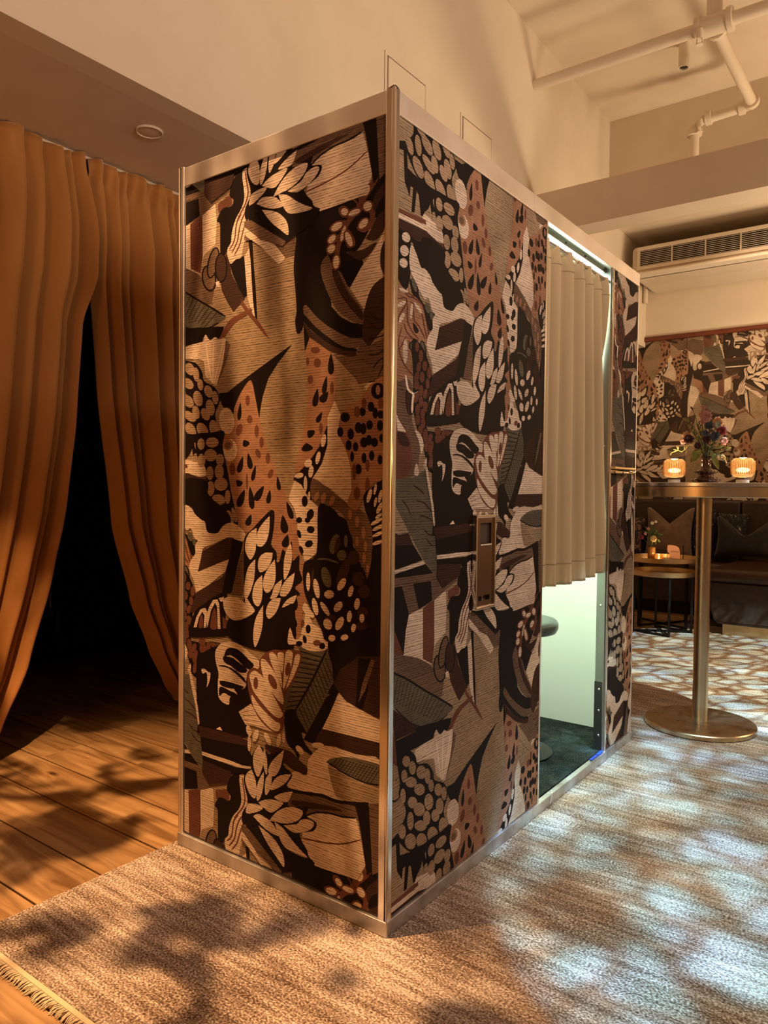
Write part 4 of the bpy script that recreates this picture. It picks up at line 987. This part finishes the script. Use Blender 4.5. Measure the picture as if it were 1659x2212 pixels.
_d = PZ(1478, 92, ZC); dl = thing('downlight', 'slim white cylinder downlight hanging from the high ceiling', 'downlight', (_d.x, _d.y, ZC))
zb = PY(1478, 147, _d.y).z
MB().lathe([(.055, ZC-.0005), (.055, ZC-.008), (0, ZC-.008)], (_d.x, _d.y, 0), 24).build('rose', white_paint, dl, smooth=True, auto=True)
MB().lathe([(.036, ZC-.009), (.036, zb), (.031, zb), (.031, zb+.03)], (_d.x, _d.y, 0), 28).build('barrel', white_paint, dl, smooth=True, auto=True)
MB().lathe([(.0305, zb+.012), (0, zb+.012)], (_d.x, _d.y, 0), 24).build('lens', vent_dark, dl)
# projectors that throw the patterned light
for nm, P0, T0 in (('near', NEAR_P, NEAR_T), ('far', FAR_P, FAR_T)):
    d = (Vector(T0)-Vector(P0)).normalized(); pj = thing('gobo_projector', 'black barrel projector lamp fixed to the ceiling, aimed at the rug %s' % ('beside the booth' if nm == 'near' else 'by the sofa'), 'projector', (P0[0], P0[1], ZC))
    a = Vector(P0)-d*.22; b_ = Vector(P0)-d*.04
    MB().tube([a, b_], .06, 20).build('barrel', black_metal, pj, smooth=True, auto=True)
    MB().tube([a, (a.x, a.y, ZC-.001)], .012, 8).build('stem', black_metal, pj)
# air conditioning grille
ac = thing('air_vent', 'long white slatted air conditioning grille above the sofa', 'air vent', (.5, 5.3, 3.1))
gx0, gx1, gz0, gz1 = -1.115, 2.2, 3.085, 3.225
bd = MB(); bd.box(-1.195, 2.4, 5.312, 5.99, 3.0, 3.275); bd.build('duct_box', plaster, ac, bevel=.04, seg=4)
fm = MB(); fm.box(gx0-.025, gx1+.025, 5.296, 5.3115, gz1, gz1+.03); fm.box(gx0-.025, gx1+.025, 5.296, 5.3115, gz0-.03, gz0); fm.box(gx0-.025, gx0, 5.296, 5.3115, gz0, gz1); fm.box(gx1, gx1+.025, 5.296, 5.3115, gz0, gz1)
fm.build('frame', white_paint, ac, bevel=.002)
MB().box(gx0, gx1, 5.3105, 5.3118, gz0, gz1).build('backing', vent_dark, ac)
for k in range(9):
    z = gz0+.008+k*.0155; o = MB().obox(((gx0+gx1)/2, 5.303, z), (gx1-gx0, .010, .0035), 0, .25).build('slat', white_paint, ac)
for k in range(1, 12): MB().box(gx0+.275*k-.005, gx0+.275*k+.005, 5.295, 5.309, gz0, gz1).build('divider', white_paint, ac)
MB().box(-1.15, 2.4, 5.20, 5.32, 2.985, 3.010).build('ledge', white_paint, ac, bevel=.008)
m = MB(); m.grid(lambda u, v: (-1.15+3.55*u, 5.33+.66*v, 2.985+.10*v-.03*math.sin(v*PI)), 2, 8); m.build('lower_cove', plaster, ac, smooth=True)
tag(MB().tube([(-1.24, 5.88, 2.9), (-1.24, 5.88, 3.419)], .022, 12).build('drain_pipe', pipe_paint, smooth=True, auto=True), 'short white vertical pipe beside the end of the air duct', 'pipe')

# ------------------------------------------------------------------ bar table and what stands on it
TX, TY = .194, 2.184
bt = thing('bar_table', 'tall round brass bar table with a disc foot beside the booth', 'table', (TX, TY, 0))
MB().lathe([(0, .0005), (.236, .0005), (.240, .004), (.240, .020), (.236, .024), (0, .026)], (TX, TY, 0), 72).build('base', brass, bt, smooth=True, auto=30)
MB().lathe([(.033, .024), (.033, 1.055)], (TX, TY, 0), 36).build('column', brass, bt, smooth=True)
MB().lathe([(0, 1.052), (.377, 1.052), (.380, 1.055), (.380, 1.095), (.377, 1.0975), (0, 1.0975)], (TX, TY, 0), 96).build('rim', brass, bt, smooth=True, auto=30)
MB().lathe([(0, 1.098), (.378, 1.098), (.380, 1.100), (.380, 1.1125), (.377, 1.1145), (0, 1.1145)], (TX, TY, 0), 96).build('top', zinc, bt, smooth=True, auto=30)
ZT = 1.1145
def ribbed(a, z): return 1.0
def table_lamp(x, y, label):
    t = thing('table_lamp', label, 'lamp', (x, y, ZT), 'ribbed glass lamps on the bar table')
    MB().lathe([(0, ZT+.0003), (.026, ZT+.0003), (.027, ZT+.002), (.027, ZT+.016), (.025, ZT+.018), (0, ZT+.018)], (x, y, 0), 28).build('foot', card_white, t, smooth=True, auto=30)
    MB().lathe([(0, ZT+.0182), (.024, ZT+.0182), (.032, ZT+.026), (.0, ZT+.027)], (x, y, 0), 28).build('collar', copper_base, t, smooth=True, auto=30)
    prof = [(.018, .028), (.036, .030), (.0455, .042), (.0475, .060), (.0475, .082), (.0455, .100), (.038, .110), (.030, .112)]
    MB().lathe([(r, ZT+z) for r, z in prof], (x, y, 0), 132, ribbed).build('glass_shade', lamp_glass, t, smooth=True, solid=.0025)
    rb = MB()
    for k in range(40):
        a = 2*PI*k/40; rb.tube([(x+math.cos(a)*.0478, y+math.sin(a)*.0478, ZT+.040), (x+math.cos(a)*.0492, y+math.sin(a)*.0492, ZT+.060), (x+math.cos(a)*.0492, y+math.sin(a)*.0492, ZT+.084), (x+math.cos(a)*.0478, y+math.sin(a)*.0478, ZT+.099)], .0012, 5)
    rb = rb.build('glass_ribs', rib_amber, t, smooth=True); rb['kind'] = 'stuff'
    MB().blob((x, y, ZT+.060), (.028, .028, .011), 16, 9).build('bulb', flame, t, smooth=True)
    return t
l1 = PY(1456, 1040, TY-.02); l2 = PY(1604, 1043, TY-.02)
table_lamp(l1.x, TY-.02, 'glowing ribbed glass lamp on the bar table, between booth and flowers')
table_lamp(l2.x, TY-.02, 'glowing ribbed glass lamp on the bar table, beyond the flowers from the booth')
for q in (l1, l2):
    point_light('lamp_glow', (q.x, TY-.02, ZT+.130), 1.0, (1.0, .60, .28), .02)
VX = PY(1524, 1040, TY+.02).x; VY = TY+.02
vs = thing('vase', 'dark smoked glass vase with two flared tiers holding the big bouquet', 'vase', (VX, VY, ZT))
MB().lathe([(0, ZT+.0004), (.045, ZT+.0004), (.055, ZT+.006), (.066, ZT+.015), (.064, ZT+.022), (.050, ZT+.024), (.034, ZT+.032), (.034, ZT+.044), (.050, ZT+.050), (.052, ZT+.056), (.040, ZT+.060), (.024, ZT+.068), (.022, ZT+.10), (.026, ZT+.125), (.023, ZT+.125), (.019, ZT+.10), (.019, ZT+.03), (0, ZT+.028)], (VX, VY, 0), 56).build('body', glass_smoke, vs, smooth=True)
# bouquet: photo zoom (1440,860,x10.37) -> plane y = VY
def bq(x, y, dy=0.0): q = PY(1440+x/10.369, 860+y/10.37, VY+dy); return q
MOUTH = Vector((VX, VY, ZT+.12))
leafm = noisy(mat('leaf_green', rough=.5), (.10, .12, .02), (.22, .22, .05), (40, 40, 40)); leafl = mat('leaf_olive', (.22, .20, .06), .5)
leafd = mat('leaf_dark', (.02, .035, .015), .5); petal_pink = noisy(mat('petal_pink', rough=.6), (.42, .20, .19), (.60, .33, .30), (60, 60, 60))
petal_plum = mat('petal_plum', (.035, .008, .014), .5); petal_blue = noisy(mat('petal_blue', rough=.5), (.010, .016, .030), (.06, .09, .14), (50, 50, 50))
petal_cream = mat('petal_cream', (.62, .47, .22), .6); petal_peach = mat('petal_peach', (.62, .33, .17), .6); petal_red = mat('petal_red', (.16, .015, .02), .5)
petal_teal = mat('petal_teal', (.16, .24, .24), .5); berry_gold = mat('filler_gold', (.40, .28, .08), .6); stem_mat = mat('stem_green', (.09, .10, .03), .6)
GB = 'stems of the bar table bouquet'
def stem_to(t, p, r=.0016):
    p = Vector(p); mid = (MOUTH+p)*.5+Vector((0, 0, .02)); MB().tube([MOUTH-Vector((0, 0, .06)), MOUTH, mid, p], r, 6).build('stem', stem_mat, t, smooth=True)
def rose(x, y, rad, m, label, dy=0, lay=3):
    p = bq(x, y, dy); t = thing('flower', label, 'flower', MOUTH, GB); stem_to(t, p)
    b = MB(); R = rad*1.15/10.369*CAMD; rq = random.Random(int(x*7+y))
    for L in range(lay+1):
        n = 5+2*L
        for k in range(n):
            a = 2*PI*(k+rq.uniform(-.2, .2))/n+L*.6; f = L/lay
            d = Vector((math.cos(a)*(.25+.75*f), -1.0+.85*f, math.sin(a)*(.25+.75*f))).normalized()
            q = p+Vector((math.cos(a), 0, math.sin(a)))*R*.18*f
            b.leaf(q, q+d*R*(.75+.25*f)*rq.uniform(.85, 1.1), R*.85, (-math.cos(a)*.9, -.5, -math.sin(a)*.9), .30, 5)
    b.blob(p, (R*.3, R*.3, R*.3), 8, 6)
    b.build('petals', m, t, smooth=True); return t
CAMD = (PY(1500, 1000, VY)-PY(1499, 1000, VY)).length
rose(890, 400, 110, petal_pink, 'large ruffled pink flower high in the bouquet')
rose(870, 500, 80, petal_pink, 'smaller pink flower head under the ruffled pink one', -.01)
rose(760, 370, 42, petal_peach, 'pale pink bud beside the ruffled pink flower', .01, 2)
rose(500, 920, 95, petal_plum, 'dark plum bloom on the booth side of the bouquet', -.02)
rose(700, 1070, 70, petal_plum, 'small dark plum bloom low over the vase mouth', -.03)
rose(450, 830, 75, petal_peach, 'peach flower tucked behind the dark plum bloom', .02)
rose(380, 970, 60, petal_pink, 'dusky pink flower hanging low beside the plum bloom', .0)
rose(960, 620, 80, petal_blue, 'midnight blue bloom in the middle of the bouquet', -.02)
rose(880, 790, 60, petal_blue, 'dark blue bloom low in the middle of the bouquet', -.03)
rose(1090, 850, 90, petal_blue, 'blue-grey round bloom on the far side of the bouquet', -.03)
rose(900, 920, 80, petal_plum, 'almost black bloom at the centre of the bouquet', -.02)
rose(1150, 540, 105, petal_peach, 'orange scalloped disc flower behind the teal petals', .02, 2)
rose(1240, 730, 90, petal_red, 'deep red cupped flower leaning away from the booth', .0)
rose(1290, 960, 75, petal_pink, 'faded pink nodding flower on the far side of the bouquet', .01)
def leafy(name, label, specs, m, cat='leaf'):
    t = thing(name, label, cat, MOUTH, GB)
    for (x0, y0, x1, y1, w, dy) in specs:
        MB().leaf(bq(x0, y0, dy), bq(x1, y1, dy-.01), w/10.369*CAMD, (.2, -1, .15), .10).build('leaf_blade', m, t, smooth=True)
    s = specs[0]; stem_to(t, bq(s[0], s[1], s[5])); return t
leafy('leaf_sprig', 'broad olive leaves drooping beside the vase towards the booth', [(760, 1180, 540, 1440, 170, -.03), (700, 1150, 580, 1300, 120, -.02)], leafm, 'leaves')
leafy('leaf_sprig', 'long green leaf hanging down the far side of the vase', [(1020, 1240, 1170, 1600, 130, -.03), (1000, 1180, 1080, 1330, 60, -.02)], leafm, 'leaves')
leafy('leaf_sprig', 'pale lily leaves spreading away from the booth', [(1080, 1120, 1270, 1080, 90, -.01), (1250, 1150, 1455, 1110, 80, -.01), (1080, 1200, 1240, 1200, 60, -.01)], leafl, 'leaves')
leafy('leaf_sprig', 'teal upright petals by the orange disc flower', [(1120, 650, 1180, 500, 90, -.02), (1140, 660, 1220, 570, 60, -.03)], petal_teal, 'leaves')
leafy('leaf_sprig', 'dark green leaves around the vase mouth', [(850, 1180, 760, 1080, 60, 0), (900, 1180, 980, 1060, 60, 0), (870, 1200, 800, 1330, 50, -.02), (860, 1150, 870, 980, 60, 0), (920, 1230, 860, 1330, 60, -.02), (950, 1100, 1060, 1020, 60, -.01)], leafd, 'leaves')
def spray(label, tips, m, r, base=None, dy=0, name='filler_sprig'):
    t = thing(name, label, 'flower', MOUTH, GB); b = MB(); s = MB()
    for (x, y) in tips:
        p = bq(x, y, dy+random.uniform(-.03, .02)); q = MOUTH*.35+p*.65+Vector((0, 0, .01)); s.tube([MOUTH-Vector((0, 0, .03)), MOUTH, q, p], .0008, 5)
        b.blob(p, (r, r, r*1.4), 7, 5, .2, 3, x)
    s.build('stems', stem_mat, t); b.build('buds', m, t, smooth=True); return t
rg = random.Random(3)
spray('golden berry filler sprigs on the booth side of the bouquet', [(rg.uniform(440, 830), rg.uniform(540, 870)) for _ in range(60)], berry_gold, .0022)
spray('pale drooping amaranth sprig low on the far side', [(1080+rg.uniform(0, 260), 1250+rg.uniform(0, 60)+k*3) for k in range(26)]+[(1320, 1400), (1335, 1440), (1300, 1370)], petal_cream, .0024, dy=-.02)
def bud(label, x0, y0, x1, y1, w, m):
    t = thing('bud', label, 'flower', MOUTH, GB); stem_to(t, bq(x0, y0))
    for k in range(5):
        MB().leaf(bq(x0, y0), bq(x1+(k-2)*w*.5, y1+abs(k-2)*w*.15), w/10.369*CAMD, (.2*(k-2), -1, .2), .05).build('petal', m, t, smooth=True)
    return t
bud('spiky dusty pink bloom at the very top of the bouquet', 830, 310, 820, 150, 45, petal_pink)
bud('long cream bud reaching out towards the booth', 330, 430, 240, 330, 40, petal_cream)
bud('yellow green bud below the long cream bud', 500, 540, 400, 430, 55, leafl)
bud('thin dark poppy pod on a bare stem', 590, 270, 545, 190, 18, petal_plum)
bud('small red bud on the far edge of the bouquet', 1260, 780, 1345, 800, 25, petal_red)
vn = thing('vine_tendril', 'curling pale vine tendril reaching towards the booth', 'vine', MOUTH, GB)
MB().tube([MOUTH, bq(640, 1080), bq(540, 1040), bq(470, 1060), bq(420, 1150), bq(340, 1200), bq(260, 1170), bq(200, 1190), bq(110, 1220), bq(80, 1280)], .0022, 6).build('stem', leafl, vn, smooth=True)
for (a, b, c, d) in ((260, 1170, 220, 1050), (260, 1170, 280, 1060), (240, 1170, 140, 1150), (250, 1160, 250, 1060), (400, 1160, 400, 1060), (560, 1050, 620, 1040)): MB().leaf(bq(a, b), bq(c, d), .0045, (0, -1, 0), .1).build('leaf_blade', leafl, vn)

# ------------------------------------------------------------------ nest tables
def tray_table(cx, cy, r, zt, label, rot, lr):
    t = thing('tray_table', label, 'table', (cx, cy, 0), 'brass tray nest tables')
    MB().lathe([(0, zt-.012), (r-.004, zt-.012), (r, zt-.008), (r, zt+.026), (r-.006, zt+.026), (r-.008, zt-.004), (0, zt-.004)], (cx, cy, 0), 64).build('tray', brass_bright, t, smooth=True, auto=30)
    cs = [(cx+lr*math.cos(rot+k*PI/2), cy+lr*math.sin(rot+k*PI/2)) for k in range(4)]
    for k, (x, y) in enumerate(cs):
        MB().obox((x, y, (zt-.012)/2+.0005), (.016, .016, zt-.013), rot).build('leg', black_metal, t)
    for k in range(2):
        a, b = cs[k], cs[k+2]; L = math.hypot(a[0]-b[0], a[1]-b[1])
        for z in (.010, zt-.022): MB().obox(((a[0]+b[0])/2, (a[1]+b[1])/2, z), (L, .014, .014), math.atan2(b[1]-a[1], b[0]-a[0])).build('cross_bar', black_metal, t)
    for k in (0, 2):
        a, b = cs[k], cs[(k+1) % 4]; L = math.hypot(a[0]-b[0], a[1]-b[1])
        MB().obox(((a[0]+b[0])/2, (a[1]+b[1])/2, .009), (L, .014, .014), math.atan2(b[1]-a[1], b[0]-a[0])).build('foot_bar', black_metal, t)
    return t
tray_table(-.62, 4.45, .240, .455, 'lower round brass tray table on black legs, set empty before the sofa', .50, .215)
tray_table(-.715, 4.80, .285, .530, 'taller round brass tray table carrying the small vase and card', -.524, .25)
ZN = .5262
def on2(px, py=1206): 
    q = PZ(px, py, ZN); return q
# small vase
a = Vector((-.845, 4.74, ZN)); a = PZ(1407, 1208, ZN)
v2 = thing('vase', 'small amber glass bud vase on the taller brass tray', 'vase', a)
MB().lathe([(0, .0004), (.028, .0004), (.031, .006), (.031, .10), (.029, .102), (.027, .10), (.027, .008), (0, .006)], a, 28).build('body', glass_amber, v2, smooth=True)
def b2(x, y, dy=0): return PY(1360+x/10.369, 1090+y/10.369, a.y+dy)
M2 = Vector((a.x, a.y, a.z+.10)); K2 = (PY(1401, 1150, a.y)-PY(1400, 1150, a.y)).length/10.369
fol = thing('foliage_sprig', 'bushy green foliage in the small amber vase', 'leaves', M2, 'stems in the small amber vase'); r9 = random.Random(9); b = MB(); s = MB()
for k in range(46):
    x = 560+r9.gauss(0, 110); y = 640+r9.gauss(0, 95); p = b2(x, y, r9.uniform(-.03, .03)); q = b2(560+(x-560)*.5, 700+(y-700)*.5)
    MB.leaf(b, q, p, .016, (r9.uniform(-.4, .4), -1, .3), .1, 4)
MB().tube([M2-Vector((0, 0, .09)), M2, b2(560, 640)], .002, 5).build('stem', stem_mat, fol)
fo2 = b.build('leaf_blades', mat('foliage_green', (.10, .16, .05), .5), fol, smooth=True); fo2['kind'] = 'stuff'
def small_bloom(x, y, r, m, label):
    t = thing('flower', label, 'flower', M2, 'stems in the small amber vase'); p = b2(x, y, -.03)
    MB().tube([M2-Vector((0, 0, .08)), M2, p], .0016, 5).build('stem', stem_mat, t)
    q = MB(); R = r*K2
    for k in range(7): an = 2*PI*k/7; q.blob(p+Vector((math.cos(an)*R*.5, 0, math.sin(an)*R*.5)), (R*.55, R*.4, R*.5), 7, 5, .2, 2, k)
    q.blob(p, (R*.5, R*.5, R*.5), 7, 5); q.build('petals', m, t, smooth=True)
small_bloom(535, 765, 75, petal_cream, 'round apricot flower at the rim of the small vase')
small_bloom(505, 415, 40, card_white, 'white flower at the top of the small vase')
small_bloom(585, 385, 32, card_white, 'tiny white blossom topping the small vase')
small_bloom(270, 725, 50, petal_red, 'crimson flower leaning out of the small vase')
small_bloom(420, 545, 40, petal_pink, 'pink bud in the small vase')
small_bloom(350, 650, 35, petal_pink, 'mauve sprig in the small vase')
c = PZ(1423, 1210, ZN); tl = thing('tealight', 'round glass tealight glowing on the taller brass tray', 'candle', c)
MB().lathe([(0, .0004), (.022, .0004), (.030, .012), (.032, .026), (.028, .042), (.022, .050)], c, 28).build('glass', glass_amber, tl, smooth=True, solid=.002)
MB().lathe([(0, .004), (.018, .004), (.018, .016), (0, .016)], c, 20).build('wax', card_white, tl, smooth=True, auto=30)
MB().blob((c.x, c.y, c.z+.026), (.007, .007, .012), 8, 6).build('flame', candle, tl, smooth=True)
point_light('tealight_glow', (c.x, c.y-.005, c.z+.055), .8, (1.0, .62, .30), .01)
e = PZ(1458, 1208, ZN); sg = thing('sign_holder', 'clear acrylic holder with a torn-edged pink card on the brass tray', 'sign', e)
import math as _m
ang = -.35; ax = Vector((math.cos(ang), math.sin(ang), 0)); nx = Vector((math.sin(ang), -math.cos(ang), 0))
MB().obox((e.x, e.y, e.z+.0605), (.150, .012, .118), ang).build('acrylic_block', acrylic, sg, bevel=.001)
cd_ = MB(); pts = [(-.066, .112), (-.030, .116), (.010, .112), (.034, .102), (.044, .090), (.050, .062), (.052, .006), (-.018, .006), (-.034, .020), (-.048, .042), (-.066, .060), (-.070, .090)]
n0 = len(pts); base = Vector((e.x, e.y, e.z))+nx*.0072
cd_.v = [tuple(base+ax*p+Vector((0, 0, q))) for p, q in pts]+[tuple(base+nx*.0006+ax*p+Vector((0, 0, q))) for p, q in pts]
cd_.f = [tuple(range(n0))[::-1], tuple(range(n0, 2*n0))]+[(k, (k+1) % n0, n0+(k+1) % n0, n0+k) for k in range(n0)]
cd_.build('card', card_pink, sg)
def text_mesh(body, size, m, parent, origin, xa, ya, name='lettering'):
    cu = bpy.data.curves.new('txt', 'FONT'); cu.body = body; cu.size = size; cu.align_x = 'CENTER'; cu.align_y = 'CENTER'; cu.extrude = .0002
    o = bpy.data.objects.new('txt', cu); COL.objects.link(o); bpy.context.view_layer.update()
    me = bpy.data.meshes.new_from_object(o.evaluated_get(bpy.context.evaluated_depsgraph_get())); bpy.data.objects.remove(o)
    xa = Vector(xa).normalized(); ya = Vector(ya).normalized(); za = xa.cross(ya); og = Vector(origin)
    me.transform(Matrix(((xa.x, ya.x, za.x, og.x), (xa.y, ya.y, za.y, og.y), (xa.z, ya.z, za.z, og.z), (0, 0, 0, 1))))
    me.materials.clear(); me.materials.append(m)
    t = bpy.data.objects.new(name, me); COL.objects.link(t); t.parent = parent; t.matrix_parent_inverse = parent_inv(parent); return t
text_mesh('RESERVED', .0165, ink, sg, base+nx*.0012+ax*.004+Vector((0, 0, .062)), ax, (0, 0, 1))

# ------------------------------------------------------------------ sofas and cushions
def rbox(name, m, b, parent, bev, seg=4): return MB().box(*b).build(name, m, parent, bevel=bev, seg=seg, smooth=True, auto=50)
s1 = thing('sofa', 'dark leather banquette along the wallpapered wall behind the tray tables', 'sofa', (-1.1, 5.6, -.008))
rbox('base', leather_dk, (-1.94, -.335, 5.42, 5.94, .10, .36), s1, .02)
rbox('seat_cushion', leather, (-1.94, -.335, 5.36, 5.86, .362, .47), s1, .035)
rbox('backrest', leather_dk, (-1.94, -.335, 5.80, 5.99, .30, 1.015), s1, .03)
rbox('plinth', black_metal, (-1.94, -.34, 5.50, 5.92, -.008, .099), s1, .004)
s2 = thing('sofa', 'deep brown leather sofa end with a brass plinth beyond the bar table', 'sofa', (.6, 5.2, 0))
bb = MB(); pr = [(-.325, .40), (-.310, .20), (-.285, .115), (-.250, .085), (2.2, .085), (2.2, .40)]
n0 = len(pr); bb.v = [(x, 4.60, z) for x, z in pr]+[(x, 5.80, z) for x, z in pr]; bb.f = [tuple(range(n0)), tuple(range(n0, 2*n0))[::-1]]+[(k, (k+1) % n0, n0+(k+1) % n0, n0+k) for k in range(n0)]
bb.build('body', leather_dk, s2, bevel=.012, seg=3)
m = MB(); m.tube([(-.300, 4.598, .385), (-.290, 4.598, .205), (-.268, 4.598, .130), (-.235, 4.598, .108), (2.1, 4.598, .108)], .003, 6); m.build('piping', leather, s2)
rbox('seat_cushion', leather, (-.33, 2.2, 4.575, 5.80, .402, .50), s2, .035)
rbox('backrest', leather_dk, (-.33, 2.2, 5.78, 5.99, .09, 1.015), s2, .03)
MB().box(-.225, 2.1, 4.64, 5.75, .0002, .084).build('plinth', brass_bright, s2)
def pillow(name, label, c, w, h, t, m, yaw, lean, dip=.0, roll=0.0):
    """square cushion with pinched corners and a chopped top edge"""
    b = MB(); n = 22; M = Matrix.Translation(c) @ Matrix.Rotation(yaw, 4, 'Z') @ Matrix.Rotation(lean, 4, 'X') @ Matrix.Rotation(roll, 4, 'Y')
    for sgn in (-1, 1):
        def fn(u, v, sgn=sgn):
            a, q = 2*u-1, 2*v-1
            x = w/2*a*(1-.09*(1-q*q)); z = h/2*q*(1-.07*(1-a*a))
            if q > 0: z -= dip*h*(1-min(1, abs(a)*1.15))**1.2*q
            th = t/2*((1-a**4)*(1-q**4))**.55*(.75+.25*(1-a*a))
            if q > .2: th *= 1-.45*(q-.2)*(1-abs(a))*(1 if dip else 0)
            return M @ Vector((x, sgn*th, z))
        b.grid(fn, n, n)
    o = b.build(name, m, smooth=True); return tag(o, label, 'cushion')
pillow('cushion', 'brown suede cushion with a chopped top leaning on the banquette behind the small vase', (-.905, 5.64, .715), .42, .46, .17, pillow_brown, .06, -.15, .30)
pillow('cushion', 'floral brown and black cushion lying beside the booth edge on the banquette', (-1.33, 5.62, .69), .40, .36, .15, pillow_flor, .15, -.2, .05, .10)
pillow('cushion', 'black cushion with pale vine print between the two sofas', (-.615, 5.66, .715), .22, .44, .13, pillow_vine, -.5, -.12, 0)
pillow('cushion', 'dark chopped cushion on the deep leather sofa', (-.24, 5.55, .700), .50, .36, .17, pillow_dark, .0, -.2, .50)
pillow('cushion', 'dark vine print cushion behind the dark chopped cushion', (-.38, 5.70, .715), .26, .38, .09, pillow_vine, .1, -.08, 0)
